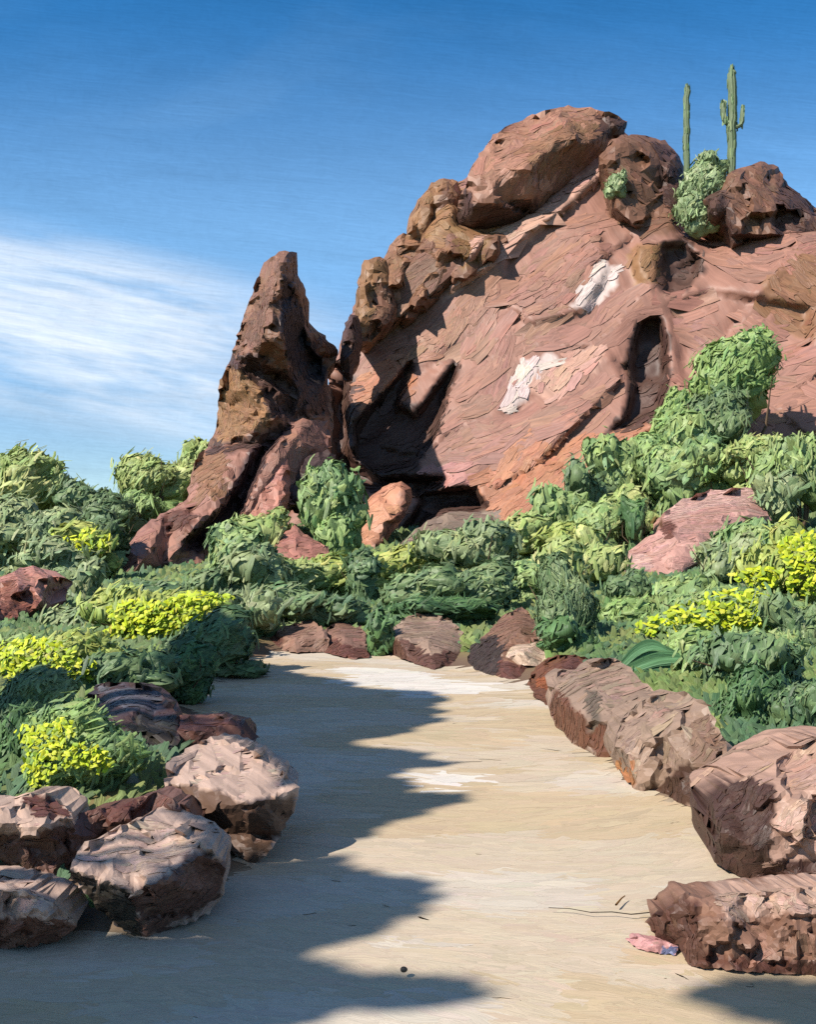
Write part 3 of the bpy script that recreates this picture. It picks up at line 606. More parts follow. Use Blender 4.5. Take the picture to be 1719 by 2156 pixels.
stone('boulder', [(-90, 1690), (0, 1700), (50, 1668), (112, 1680), (150, 1712), (160, 1770), (148, 1830), (100, 1850), (0, 1822), (-90, 1830)],
      [(-90, 1690, .52), (0, 1700, .5), (50, 1668, .54), (112, 1680, .52), (150, 1712, .46), (0, 1735, .46), (100, 1740, .44), (160, 1770, .28), (148, 1830, .12), (100, 1850, .1), (0, 1822, .15), (-90, 1830, .15), (60, 1790, .28)],
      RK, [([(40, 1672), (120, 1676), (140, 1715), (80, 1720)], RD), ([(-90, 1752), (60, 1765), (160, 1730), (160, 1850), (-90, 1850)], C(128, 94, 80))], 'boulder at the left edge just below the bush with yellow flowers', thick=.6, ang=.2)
stone('boulder', [(140, 1750), (165, 1712), (240, 1700), (330, 1668), (400, 1705), (440, 1770), (390, 1790), (300, 1750), (240, 1775), (170, 1830), (140, 1830)],
      [(140, 1750, .36), (165, 1712, .40), (240, 1700, .42), (330, 1668, .45), (400, 1705, .38), (440, 1770, .2), (390, 1790, .1), (300, 1750, .25), (240, 1775, .2), (170, 1830, .1), (140, 1830, .1), (250, 1728, .36)],
      C(128, 90, 76), [([(150, 1715), (330, 1672), (360, 1700), (220, 1735)], RD)], 'dark reddish boulder wedged between the two pale-topped boulders on the left', thick=.5, ang=.9, cj=.14)
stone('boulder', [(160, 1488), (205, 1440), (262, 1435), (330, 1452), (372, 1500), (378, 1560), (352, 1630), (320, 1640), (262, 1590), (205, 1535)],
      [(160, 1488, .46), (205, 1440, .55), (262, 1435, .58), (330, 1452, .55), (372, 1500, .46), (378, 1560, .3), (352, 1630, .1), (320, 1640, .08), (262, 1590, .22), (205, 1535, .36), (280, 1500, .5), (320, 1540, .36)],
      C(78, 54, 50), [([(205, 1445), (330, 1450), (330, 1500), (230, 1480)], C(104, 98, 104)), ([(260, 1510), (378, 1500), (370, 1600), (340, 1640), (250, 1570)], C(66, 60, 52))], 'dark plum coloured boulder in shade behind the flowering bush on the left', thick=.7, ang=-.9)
stone('boulder', [(362, 1540), (372, 1508), (440, 1505), (518, 1516), (545, 1552), (520, 1590), (480, 1568), (440, 1560), (390, 1580), (365, 1570)],
      [(362, 1540, .36), (372, 1508, .42), (440, 1505, .44), (518, 1516, .42), (545, 1552, .28), (520, 1590, .18), (480, 1568, .24), (390, 1580, .2), (440, 1535, .38)],
      C(112, 74, 62), [], 'low reddish brown rock directly behind the leftmost pale-topped wash boulder', thick=.6, ang=-.1)
# back row across the head of the wash
stone('boulder', [(545, 1365), (575, 1338), (600, 1318), (650, 1304), (678, 1318), (695, 1345), (690, 1372), (620, 1374)], [(545, 1365, .02), (575, 1338, .25), (600, 1318, .40), (650, 1304, .50), (678, 1318, .45), (695, 1345, .25), (690, 1374, 0), (620, 1376, 0), (620, 1345, .25)],
      C(158, 122, 104), [([(545, 1370), (590, 1335), (600, 1374)], RD)], 'leftmost rock of the row across the head of the wash', thick=1.0, famp=.15, fac=30, strokes=(36, 14), s=6)
stone('boulder', [(672, 1372), (682, 1328), (715, 1306), (755, 1304), (772, 1340), (778, 1385), (740, 1388), (700, 1378)], [(672, 1372, 0), (682, 1328, .32), (715, 1306, .48), (755, 1304, .48), (772, 1340, .28), (778, 1387, -.02), (740, 1390, -.02), (700, 1380, 0), (725, 1340, .3)],
      C(150, 114, 98), [([(672, 1376), (700, 1345), (778, 1370), (778, 1390)], RD)], 'reddish based rock second from the left at the head of the wash', thick=1.0, famp=.15, fac=30, strokes=(36, 14), s=6)
stone('boulder', [(812, 1365), (822, 1325), (860, 1296), (905, 1288), (950, 1306), (984, 1342), (985, 1372), (955, 1400), (915, 1412), (860, 1392), (825, 1378)],
      [(812, 1365, .05), (822, 1325, .40), (860, 1296, .60), (905, 1288, .66), (950, 1306, .56), (984, 1342, .3), (985, 1372, .1), (955, 1400, 0), (915, 1414, -.04), (860, 1394, 0), (825, 1380, 0), (840, 1345, .35), (900, 1345, .36), (955, 1350, .28)],
      RG, [([(815, 1345), (860, 1350), (900, 1380), (985, 1370), (930, 1420), (812, 1385)], C(108, 74, 60))], 'rounded tan boulder in the middle of the row at the head of the wash', thick=1.2, famp=.2, fac=38, strokes=(42, 17), s=7, ang=-.2)
stone('boulder', [(985, 1400), (990, 1360), (1035, 1330), (1062, 1295), (1100, 1278), (1128, 1305), (1132, 1345), (1128, 1400), (1130, 1430), (1090, 1444), (1040, 1425), (1000, 1412)],
      [(985, 1400, 0), (990, 1360, .25), (1035, 1330, .48), (1062, 1295, .70), (1100, 1278, .82), (1128, 1305, .66), (1132, 1345, .5), (1130, 1430, 0), (1090, 1446, -.05), (1040, 1427, 0), (1000, 1414, 0), (1060, 1370, .35), (1090, 1330, .6)],
      C(146, 108, 86), [([(985, 1360), (1040, 1335), (1062, 1360), (1050, 1440), (985, 1415)], C(72, 56, 48)), ([(1050, 1390), (1130, 1400), (1130, 1440), (1060, 1440)], RD)], 'dark brown boulder with a pointed back, right of the middle tan boulder', thick=1.3, famp=.22, fac=34, strokes=(38, 16), s=7, ang=-.8)
stone('boulder', [(1058, 1385), (1062, 1352), (1100, 1338), (1140, 1345), (1164, 1368), (1155, 1395), (1135, 1402), (1100, 1400)], [(1058, 1385, .25), (1062, 1352, .42), (1100, 1338, .5), (1140, 1345, .48), (1164, 1368, .36), (1155, 1395, .2), (1135, 1404, .16), (1100, 1402, .16), (1100, 1375, .36)],
      C(222, 192, 166), [], 'small pale sunlit rock perched against the dark pointed boulder', thick=.6, famp=.08, fac=30, strokes=(38, 16), s=6, ang=-.3)
stone('boulder', [(1108, 1440), (1135, 1405), (1165, 1385), (1205, 1378), (1250, 1388), (1240, 1412), (1190, 1415), (1165, 1440), (1160, 1490), (1130, 1470)], [(1108, 1440, 0), (1135, 1405, .2), (1165, 1385, .34), (1205, 1378, .4), (1250, 1388, .36), (1240, 1412, .24), (1190, 1415, .24), (1165, 1440, .1), (1160, 1492, -.02), (1130, 1472, 0)],
      C(124, 78, 54), [([(1120, 1430), (1160, 1420), (1160, 1460)], C(168, 96, 56)), ([(1180, 1380), (1250, 1385), (1240, 1412), (1190, 1412)], RD)], 'rust brown rock tucked between the pale rock and the big grey-brown boulder', thick=.7, famp=.1, fac=28, strokes=(36, 14), s=6, ang=-.7)
# right bank
stone('boulder', [(1155, 1485), (1157, 1424), (1185, 1410), (1232, 1412), (1256, 1390), (1297, 1385), (1335, 1412), (1372, 1448), (1392, 1482), (1370, 1530), (1330, 1560), (1298, 1600), (1262, 1596), (1208, 1568), (1170, 1525)],
      [(1155, 1485, .1), (1157, 1424, .42), (1185, 1410, .5), (1232, 1412, .52), (1297, 1385, .66), (1335, 1412, .64), (1372, 1448, .56), (1392, 1482, .44), (1370, 1530, .25), (1330, 1560, .12), (1298, 1600, .0), (1262, 1598, -.02), (1208, 1570, -.02), (1170, 1527, 0), (1178, 1475, .3), (1235, 1510, .3), (1300, 1520, .36), (1240, 1455, .48)],
      RG, [([(1155, 1490), (1175, 1450), (1235, 1520), (1310, 1540), (1305, 1605), (1262, 1600), (1170, 1530)], C(122, 80, 58)), ([(1235, 1450), (1262, 1460), (1262, 1540), (1240, 1530)], C(120, 104, 88)), ([(1282, 1520), (1330, 1480), (1400, 1470), (1400, 1560), (1300, 1605), (1275, 1560)], C(72, 52, 42))], 'broad grey-brown boulder on the right bank below the agave', thick=1.2, famp=.16, fac=56, ang=.9)  # left side coloured darker; gap to the next boulder painted as shade
stone('boulder', [(1300, 1560), (1312, 1515), (1352, 1478), (1402, 1458), (1452, 1460), (1492, 1486), (1520, 1545), (1575, 1620), (1588, 1680), (1530, 1722), (1440, 1695), (1345, 1668), (1310, 1632), (1290, 1600)],
      [(1300, 1560, .36), (1312, 1515, .50), (1352, 1478, .64), (1402, 1458, .70), (1452, 1460, .72), (1492, 1486, .68), (1520, 1545, .5), (1552, 1610, .36), (1588, 1680, .2), (1530, 1724, 0), (1440, 1698, -.02), (1345, 1670, -.02), (1310, 1634, .05), (1290, 1600, .1), (1340, 1640, .1), (1440, 1600, .32), (1400, 1540, .48), (1480, 1560, .44), (1400, 1650, .08)],
      RG, [([(1300, 1600), (1345, 1622), (1335, 1665), (1300, 1650)], C(184, 120, 76)), ([(1395, 1650), (1430, 1612), (1450, 1605), (1500, 1660), (1490, 1705), (1345, 1672), (1380, 1655)], C(84, 58, 44)), ([(1470, 1500), (1520, 1550), (1560, 1640), (1500, 1640), (1450, 1600)], C(142, 112, 92))], 'large grey-brown boulder on the right bank with an orange foot and a dark notch', thick=1.2, famp=.18, fac=60, ang=1.2)  # notch is dark colour only, nothing is carved
stone('boulder', [(1505, 1815), (1510, 1740), (1500, 1690), (1540, 1652), (1590, 1640), (1655, 1590), (1719, 1555), (1820, 1540), (1850, 1700), (1840, 1860), (1719, 1872), (1610, 1862), (1560, 1846)],
      [(1505, 1815, .02), (1510, 1740, .28), (1500, 1690, .36), (1540, 1652, .48), (1590, 1640, .54), (1655, 1590, .66), (1719, 1555, .76), (1820, 1540, .8), (1850, 1700, .5), (1840, 1860, 0), (1719, 1874, -.02), (1610, 1864, -.02), (1560, 1848, 0), (1640, 1680, .5), (1640, 1760, .3), (1720, 1660, .56), (1730, 1810, .16), (1580, 1780, .22)],
      C(190, 152, 132), [([(1430, 1660), (1545, 1640), (1620, 1640), (1640, 1700), (1625, 1790), (1600, 1890), (1430, 1850)], C(82, 56, 46)), ([(1640, 1690), (1850, 1650), (1850, 1800), (1660, 1790)], C(204, 166, 146)), ([(1500, 1840), (1640, 1810), (1850, 1830), (1850, 1880), (1600, 1880)], C(84, 56, 46))], 'biggest boulder at the right edge, pale above and dark brown on its wash side', thick=1.2, famp=.15, fac=80, ang=.9, cj=.12)  # lit facet, shaded wash side and foot painted into the stone colour
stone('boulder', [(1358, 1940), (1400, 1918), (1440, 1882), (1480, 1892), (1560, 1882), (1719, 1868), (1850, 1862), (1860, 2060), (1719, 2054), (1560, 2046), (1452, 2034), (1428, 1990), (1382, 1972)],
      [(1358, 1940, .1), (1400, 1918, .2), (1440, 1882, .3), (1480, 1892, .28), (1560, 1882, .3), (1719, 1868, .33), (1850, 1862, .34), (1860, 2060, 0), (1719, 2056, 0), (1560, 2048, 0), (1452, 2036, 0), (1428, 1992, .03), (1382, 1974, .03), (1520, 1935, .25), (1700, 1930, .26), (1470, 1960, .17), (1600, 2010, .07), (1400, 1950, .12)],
      C(150, 112, 92), [([(1358, 1940), (1400, 1915), (1440, 1880), (1480, 1905), (1470, 1960), (1500, 2040), (1440, 2040)], C(104, 70, 56)), ([(1490, 1850), (1850, 1830), (1850, 1920), (1620, 1925), (1530, 1940)], C(196, 160, 140)), ([(1480, 2005), (1620, 2025), (1850, 2030), (1850, 2060), (1460, 2040)], C(106, 68, 54))], 'long low brown fluted rock lying in the bottom right corner', thick=.5, famp=.08, fac=44, ang=-1.0, aj=.35, cj=.13, s=8)  # lit top facet painted paler, lower faces darker
stone('stone', [(1318, 1978), (1350, 1973), (1400, 1982), (1430, 1992), (1424, 2010), (1390, 2008), (1345, 1998)], [(1318, 1978, .015), (1350, 1973, .05), (1400, 1982, .05), (1430, 1992, .03), (1424, 2012, 0), (1390, 2010, 0), (1345, 2000, 0), (1380, 1992, .04)],
      C(204, 150, 146), [([(1400, 1990), (1432, 1990), (1424, 2012), (1395, 2010)], C(110, 116, 150))], 'small flat pink stone on the sand beside the fluted rock', thick=.12, famp=.01, s=5, strokes=(26, 9), cat='stone', group=None)

# ------------------------------------------------------------------ plants
PAL = {'light': [(152, 168, 108), (136, 156, 96), (166, 176, 116)], 'mid': [(118, 144, 94), (134, 156, 100), (104, 132, 90)],
       'grey': [(130, 146, 106), (114, 134, 98), (148, 162, 118)], 'sage': [(132, 152, 112), (116, 138, 98), (152, 170, 130)],
       'dark': [(84, 110, 76), (98, 122, 84), (70, 96, 70)], 'blue': [(104, 126, 88), (90, 114, 80), (120, 140, 98)], 'lime': [(150, 164, 88), (134, 152, 82), (164, 172, 98)],
       'deep': [(72, 104, 66), (84, 116, 72), (60, 90, 58)], 'bright': [(118, 146, 88), (132, 158, 98), (102, 132, 84)]}
YEL = [(196, 208, 40), (174, 192, 42), (212, 220, 64), (142, 166, 54)]
def tube(mb, pts, rads, col, k=7, rib=0, ribn=0):
    pts = np.array(pts, float); n = len(pts); V = []; U = []
    for i in range(n):
        t = pts[min(i+1, n-1)]-pts[max(i-1, 0)]; t = t/np.linalg.norm(t)
        a = np.cross(t, (0, 1, .01) if abs(t[1]) < .9 else (1, 0, 0)); a = a/np.linalg.norm(a); b = np.cross(t, a)
        for j in range(k):
            th = 2*math.pi*j/k; r = rads[i]*(1+(rib*math.cos(ribn*th) if ribn else 0))
            V.append(pts[i]+r*(math.cos(th)*a+math.sin(th)*b)); U.append((j*.6, i*.4))
    Fq = [(i*k+j, i*k+(j+1) % k, (i+1)*k+(j+1) % k, (i+1)*k+j) for i in range(n-1) for j in range(k)]
    mb.add(V, Fq, col, U)
    return mb
def branchy(mb, base, tops, r, col):
    for t in tops:
        b = np.array(base, float); t = np.array(t, float); m = b*.45+t*.55+RNG.normal(0, .05, 3)*np.linalg.norm(t-b); m2 = b*.75+t*.25+RNG.normal(0, .03, 3)*np.linalg.norm(t-b)
        tube(mb, [b-np.array([0, 0, .1]), m2, m, t], [r, r*.75, r*.5, r*.15], col, 6)
bm = bmesh.new(); bmesh.ops.create_icosphere(bm, subdivisions=4, radius=1)
ICO = (np.array([list(q_.co) for q_ in bm.verts]), np.array([[q_.index for q_ in p.verts] for p in bm.faces])); bm.free()
def foliage(mb, c, R, Y, pal, ang, dens=1.0, size=(38, 16), seed=0, lobes=6, rise=None):
    """a crown of brush-like leaf sprays in and around lobes; c centre, R radii (x,y,z) metres"""
    R = np.array(R); sz = Y/F; Lm, Wm = size[0]*sz, size[1]*sz
    rr = np.random.default_rng(seed+11)
    lo = rr.normal(0, 1, (lobes, 3)); lo = norm(lo)*rr.uniform(.35, .86, (lobes, 1)); lr = rr.uniform(.26, .60, lobes)
    lo = np.concatenate([[[0, 0, 0]], lo]); lr = np.concatenate([[.58], lr])
    def rad(D_):
        r_ = np.full(len(D_), .2)
        for l_, q_ in zip(lo, lr):
            dl = D_@l_; disc = dl*dl-(l_@l_-q_*q_); r_ = np.maximum(r_, np.where(disc > 0, dl+np.sqrt(np.maximum(disc, 0)), 0))
        return r_*(.90+.20*vnoise(D_*2.6, seed)+.12*vnoise(D_*6, seed+1)+.05*vnoise(D_*15, seed+2))
    pc = np.array([C(*p, k=1.02)*np.array([1.07, 1.0, .93]) for p in pal])
    def tones(P_):
        t_ = vnoise((P_-c)/(R.mean()*.6)+seed, seed+3)+.45*vnoise((P_-c)/(R.mean()*.25)+seed, seed+5)
        i_ = np.clip(((t_+.9)/1.8*len(pc)).astype(int), 0, len(pc)-1); f_ = RNG.random(len(P_)) < .12; i_[f_] = RNG.integers(0, len(pc), f_.sum()); return pc[i_]
    iv, it = ICO; V = c+iv*rad(iv)[:, None]*R
    mb.add(V, it, pc[0]*.9, iv[:, :2]*12)
    area = math.pi*R[0]*R[2]; n = int(area/(Lm*Wm)*9*dens)
    d = norm(rr.normal(0, 1, (n, 3))); d[:, 2] = np.where(d[:, 2] < -.6, -d[:, 2], d[:, 2]); r0 = rad(d); P = c+d*r0[:, None]*R
    e = .04; t1 = norm(np.cross(d, [0.3, .2, 1.])); t2 = np.cross(d, t1)
    pa = norm(d+t1*e); pb = norm(d+t2*e); A_ = c+pa*rad(pa)[:, None]*R-P; B_ = c+pb*rad(pb)[:, None]*R-P
    N = norm(np.cross(A_, B_)); N = np.where((N*d).sum(1, keepdims=True) < 0, -N, N)
    a = ang+RNG.normal(0, .3, n)+d[:, 0]*-.7
    T = np.stack([np.cos(a), RNG.normal(0, .2, n), np.sin(a)], 1)
    def hugf(Vv, lift):
        D_ = (Vv-c)/R; l_ = np.linalg.norm(D_, axis=1, keepdims=True); D_ = D_/np.maximum(l_, 1e-6); rs = rad(D_)[:, None]
        far_ = np.clip(l_/rs-1, -1, .16)                       # ends may lift free of the body a little
        return c+D_*(rs*(1+far_*.7)+lift[:, None]/R.mean())*R
    dabs(mb, P, N, T, Lm*RNG.uniform(.6, 1.4, n), Wm*RNG.uniform(.75, 1.45, n), tones(P), cj=.06, hue=.03, curl=.2, hugf=hugf)
    n2 = int(n*.75); d = norm(rr.normal(0, 1, (n2, 3))); d[:, 2] = np.abs(d[:, 2])*1.2-.35; d = norm(d); P = c+d*(rad(d)*rr.uniform(.92, 1.22, n2))[:, None]*R
    N = norm(d+RNG.normal(0, .35, (n2, 3))+np.array([0, -.3, .2])); a = ang+RNG.normal(0, .5, n2)
    T = norm(np.stack([np.cos(a), RNG.normal(0, .3, n2), np.sin(a)], 1)+d*.7+np.array([0, 0, .5]))
    dabs(mb, P, N, T, Lm*RNG.uniform(.4, 1.1, n2), Wm*RNG.uniform(.25, .6, n2), tones(P), cj=.10, hue=.05, curl=.2, dome=.1)
    return P, N
NB = 0
def bush(px, py, rx, ry, Y, kind, label, cat='bush', name='bush', ang=1.2, fl=None, grp='bushes on the banks', dens=1.0, size=(38, 16), tree=False, lobes=7, depth=None, perch=False):
    global NB; NB += 1
    if not tree: rx *= 1.2; ry *= 1.22
    else: rx *= 1.08; ry *= 1.06
    c = at(px, py, Y); sx, sz = rx/F*Y, ry/F*Y; dp = depth or max(sx*.75, sz*.75)
    c = c+np.array([0, dp*.2, 0]); gz_ = c[2]-sz if perch else hz(c[0], c[1]); base = np.array([c[0], c[1], min(gz_, c[2]-sz*.3)])
    root = empty(name, base); tag(root, label, cat, grp)
    mb = MB(); foliage(mb, c-base, (sx, dp, sz), Y, PAL[kind], ang, dens, size, seed=NB*17, lobes=lobes)
    # skirt of leaves reaching the ground
    if not tree:
        lowz = (gz_-base[2]); hgt_ = max(0.0, (c[2]-sz*.6)-gz_)
        if hgt_ > .02: foliage(mb, np.array([0, 0, lowz+hgt_*.5]), (sx*.8, dp*.8, hgt_*.9+.05), Y, PAL[kind], ang, dens*.6, size, seed=NB*17+5, lobes=4)
    mb.build('crown' if tree else 'foliage', pick(M_LEAFS, Y), root)
    mb = MB(); tops = [(c-base)+np.array([RNG.normal(0, .4)*sx, RNG.normal(0, .4)*dp, RNG.uniform(-.2, .6)*sz]) for _ in range(6)]
    branchy(mb, (0, 0, gz_-base[2]), tops, (.05 if tree else .03)*max(sx, sz), C(120, 100, 80))
    mb.build('trunk' if tree else 'stems', M_BARK, root)
    if fl:
        for (fx, fy, frx, fry, fn) in fl:
            mb = MB(); fn = int(fn*1.35); frx *= 1.12; fry *= 1.1
            r1 = np.sqrt(RNG.random(fn)); th = RNG.random(fn)*2*math.pi; nz = 1+.3*np.sin(th*3+fx)
            X_ = fx+frx*r1*np.cos(th)*nz; Y_ = fy+fry*r1*np.sin(th)
            q = ((X_-px)/rx)**2+((Y_-py)/ry)**2
            dep = c[1]-dp*(.25+.95*np.sqrt(np.clip(1-q, .0, 1)))-.02*Y/10-RNG.uniform(0, .12, fn)*dp
            P = np.stack([(X_-CX)/F*dep, dep, EYE-(Y_-HOR)/F*dep], 1)-base
            N = norm(np.stack([RNG.normal(-.25, .4, fn), RNG.normal(-.8, .3, fn), RNG.normal(.6, .3, fn)], 1)); a = RNG.uniform(0, 3.14, fn)
            T = np.stack([np.cos(a), np.zeros(fn), np.sin(a)], 1); k = Y/F
            pc = np.array([C(*p, k=.74) for p in YEL])[RNG.choice(4, fn, p=[.4, .25, .2, .15])]
            dabs(mb, P, N, T, 15*k*RNG.uniform(.5, 1.3, fn), 8*k*RNG.uniform(.6, 1.3, fn), pc, cj=.12, hue=.05)
            mb.build('flowers', pick(M_PETALS, Y), root)
    return root

# far left trees behind the ridge
T_ = dict(cat='tree', name='desert_tree', grp='trees beyond the left bank', tree=True, size=(34, 10))
bush(70, 1035, 118, 86, 47, 'light', 'pale green rounded tree at the far left against the sky', **T_, ang=.9)
bush(330, 1012, 92, 66, 50, 'light', 'pale green tree just right of the dip in the left skyline', **T_, ang=.9)
bush(415, 985, 62, 52, 54, 'light', 'pale green tree half hidden behind the rock ridge below the spire', **T_, ang=1.0)
bush(205, 1085, 85, 62, 44, 'blue', 'dark blue-green tree in the dip between the two pale trees', **T_, ang=1.1)
bush(300, 1070, 66, 46, 46, 'bright', 'fresh green low tree touching the upper left side of the rock ridge', **T_, ang=.9)
bush(60, 1130, 110, 66, 38, 'grey', 'grey-green bush at the left edge below the palest tree', ang=1.3)
bush(200, 1128, 78, 50, 37, 'blue', 'dull blue-green bush behind the low yellow-green one', ang=.9)
bush(182, 1142, 66, 38, 33, 'lime', 'low yellow-green bush left of the ridge end, small and glowing', ang=.5, fl=[(180, 1140, 55, 24, 60)])
bush(110, 1165, 100, 28, 32, 'grey', 'grey-green bush above the reddish rock on the left edge', ang=1.2)
bush(168, 1240, 56, 44, 24, 'grey', 'soft grey bush right of the reddish rock at the left edge', ang=1.3)
bush(165, 1335, 84, 50, 18, 'grey', 'pale grey-green bush in front of the reddish rock on the left edge', ang=.9)
bush(20, 1372, 80, 36, 15, 'mid', 'mid-green bush at the left edge above the yellow flowers', ang=1.0)
bush(345, 1245, 70, 26, 24, 'dark', 'flat dark green bush right below the left end of the ridge', ang=.2)
bush(440, 1240, 52, 36, 23.5, 'blue', 'small blue-green bush between ridge end and the yellow bloom', ang=1.2)
bush(325, 1312, 130, 72, 17, 'lime', 'flowering bush thick with yellow bloom left of the head of the wash', name='flowering_bush', ang=1.0, fl=[(290, 1320, 76, 52, 330), (375, 1295, 62, 36, 190), (430, 1262, 45, 14, 60)])
bush(488, 1172, 62, 56, 30, 'mid', 'mid-green bush at the lower edge of the ridge groove', ang=1.0)
bush(545, 1130, 62, 56, 34, 'light', 'light green bush just left of the mid-green tree by the spire', ang=1.1)
bush(535, 1225, 76, 58, 24, 'grey', 'grey-green bush above the dark bank left of the wash head', ang=.8)
bush(480, 1290, 80, 56, 18.5, 'grey', 'grey sage bush right of the thick yellow bloom', ang=1.4)
bush(620, 1275, 100, 46, 19.5, 'blue', 'blue-green bush behind the leftmost rocks of the wash head', ang=.3)
bush(640, 1222, 90, 44, 25.5, 'light', 'light green bush below the small pink pointed slab', ang=.6)
bush(690, 1062, 78, 96, 36, 'mid', 'mid-green tree standing before the dark hollow of the hill', cat='tree', name='desert_tree', grp=None, tree=True, ang=1.35)
bush(705, 1130, 50, 50, 35, 'bright', 'bright green bush under the right side of the mid-green tree', ang=1.4)
bush(745, 1225, 92, 42, 26, 'lime', 'yellow-green bush in the middle under the orange rock face', ang=.5)
bush(762, 1190, 46, 34, 25, 'dark', 'small dark green bush on top of the yellow-green middle bush', ang=.9)
bush(730, 1290, 70, 38, 19.5, 'dark', 'dark green bush right behind the second rock of the wash head', ang=.5)
bush(800, 1335, 28, 40, 17.4, 'deep', 'narrow deep green shrub between two rocks at the head of the wash', ang=1.5)
bush(880, 1188, 84, 36, 31, 'lime', 'yellow-green bush under the grey slab of the hill foot', ang=.8)
bush(1015, 1160, 105, 60, 29, 'grey', 'large grey-green bush in the centre right of the grey slab', ang=1.2)
bush(900, 1245, 92, 50, 21.5, 'blue', 'blue-green bush behind the middle tan boulder', ang=.2)
bush(1010, 1240, 96, 52, 21.5, 'blue', 'broad blue-green bush behind the dark pointed boulder', ang=.5)
bush(935, 1278, 84, 26, 19.5, 'deep', 'deep green bush spilling over the middle tan boulder', ang=-.3, size=(34, 8))
bush(1110, 1140, 70, 46, 33, 'light', 'light green bush at the centre of the slope below the orange rock foot', ang=.7)
bush(1185, 1095, 62, 58, 37, 'mid', 'mid-green bush at the lower right foot of the rock slope', ang=1.2)
bush(1240, 1050, 48, 72, 39, 'blue', 'upright blue-green bush climbing the slope right of the orange rock foot', ang=1.3)
bush(1300, 1010, 60, 62, 41, 'mid', 'mid-green bush high on the slope below the dark cleft', ang=1.3)
bush(1310, 1085, 66, 52, 36, 'light', 'light green bush left of the rosy slab', ang=1.1)
bush(1342, 1090, 24, 46, 34, 'deep', 'narrow deep green upright shrub left of the rosy slab', ang=1.5)
bush(1370, 958, 58, 66, 43, 'bright', 'bright green bush right below the dark cleft of the hill', ang=.9)
bush(1430, 985, 80, 62, 40, 'mid', 'mid-green bush behind and above the rosy slab', ang=1.1)
TR = dict(cat='tree', name='desert_tree', grp='trees on the right slope', tree=True, size=(36, 12))
bush(1560, 792, 108, 100, 45, 'bright', 'tallest green tree on the right slope against the pink rock', **TR, ang=.7)
bush(1500, 890, 96, 84, 44, 'blue', 'darker green tree just below the tallest one on the right slope', **TR, ang=1.2)
bush(1420, 890, 58, 74, 45, 'bright', 'fresh green tree left of the tallest one, touching the dark cleft', **TR, ang=1.0)
bush(1520, 985, 84, 50, 40, 'bright', 'low green bush directly above the rosy slab', ang=1.3)
bush(1690, 990, 82, 96, 37, 'mid', 'tall mid-green tree at the right edge above the rosy slab', **TR, ang=1.3)
bush(1640, 1060, 54, 60, 34.5, 'grey', 'grey-green bush touching the right end of the rosy slab', ang=1.3)
bush(1610, 1150, 100, 52, 28, 'mid', 'mid-green bush under the right end of the rosy slab', ang=.9)
bush(1540, 1185, 80, 56, 26, 'grey', 'grey-green bush hugging the underside of the rosy slab', ang=1.0)
bush(1255, 1180, 74, 52, 28, 'light', 'light green bush left of the lower tip of the rosy slab', ang=1.1)
bush(1185, 1195, 62, 44, 26, 'light', 'light green bush above the round dark bush', ang=.8)
bush(1110, 1215, 52, 44, 23.5, 'mid', 'mid-green bush left above the round dark bush', ang=.6)
bush(1335, 1245, 52, 44, 23, 'dark', 'small dark green bush just below the lower tip of the rosy slab', ang=.8)
bush(1440, 1250, 80, 44, 22, 'mid', 'mid-green bush below the rosy slab, left of the yellow bloom', ang=.8)
bush(1695, 1200, 90, 72, 20, 'lime', 'flowering bush at the right edge with yellow bloom below the grey bush', name='flowering_bush', ang=1.0, fl=[(1705, 1185, 58, 62, 230), (1600, 1215, 42, 20, 60)])
bush(1530, 1295, 170, 66, 16, 'mid', 'wide flowering bush with scattered yellow bloom right of the agave', name='flowering_bush', ang=1.1, fl=[(1470, 1310, 100, 38, 190), (1560, 1290, 80, 46, 190), (1620, 1320, 46, 34, 60)])
bush(1340, 1310, 72, 46, 18, 'bright', 'bright green bush directly behind the agave', ang=.9)
bush(1192, 1292, 82, 92, 16, 'blue', 'round dark bush with upright leaves at the right of the wash head', ang=1.5, size=(40, 7), lobes=4)
bush(1195, 1350, 62, 38, 15, 'deep', 'dark hollow-looking low shrub in front of the round dark bush', ang=1.2)
bush(1690, 1330, 70, 60, 14, 'blue', 'blue-green bush at the right edge below the yellow bloom', ang=1.3)
bush(1600, 1425, 140, 74, 11, 'dark', 'wide dark green bush on the right bank above the deep green one', ang=1.2)
bush(1500, 1410, 70, 50, 12, 'mid', 'mid-green bush just right of the agave above the boulders', ang=1.0)
bush(1590, 1530, 112, 96, 9, 'deep', 'deep green bush behind the biggest boulder on the right', ang=1.2, size=(38, 11))
bush(1700, 1490, 70, 60, 8.8, 'dark', 'dark green bush at the right edge over the biggest boulder', ang=1.2)
bush(450, 1350, 110, 56, 14.5, 'dark', 'dark green bush on the left bank at the head of the wash', ang=.7)
bush(390, 1405, 76, 44, 12, 'deep', 'deep green low bush hanging over the shaded sand on the left', ang=.9)
bush(95, 1400, 135, 66, 11.5, 'lime', 'flowering bush with yellow bloom at the left edge of the picture', name='flowering_bush', ang=1.1, fl=[(60, 1390, 80, 44, 230), (150, 1425, 64, 34, 150)])
bush(230, 1420, 100, 40, 11.2, 'dark', 'dark green bush between the two large yellow blooms on the left', ang=1.0)
bush(60, 1500, 110, 60, 9, 'blue', 'blue-green bush at the left edge under the yellow bloom', ang=1.2, size=(34, 11))
bush(20, 1590, 80, 90, 7.6, 'deep', 'deep green bush at the left edge beside the small flowering bush', ang=1.3, size=(38, 13))
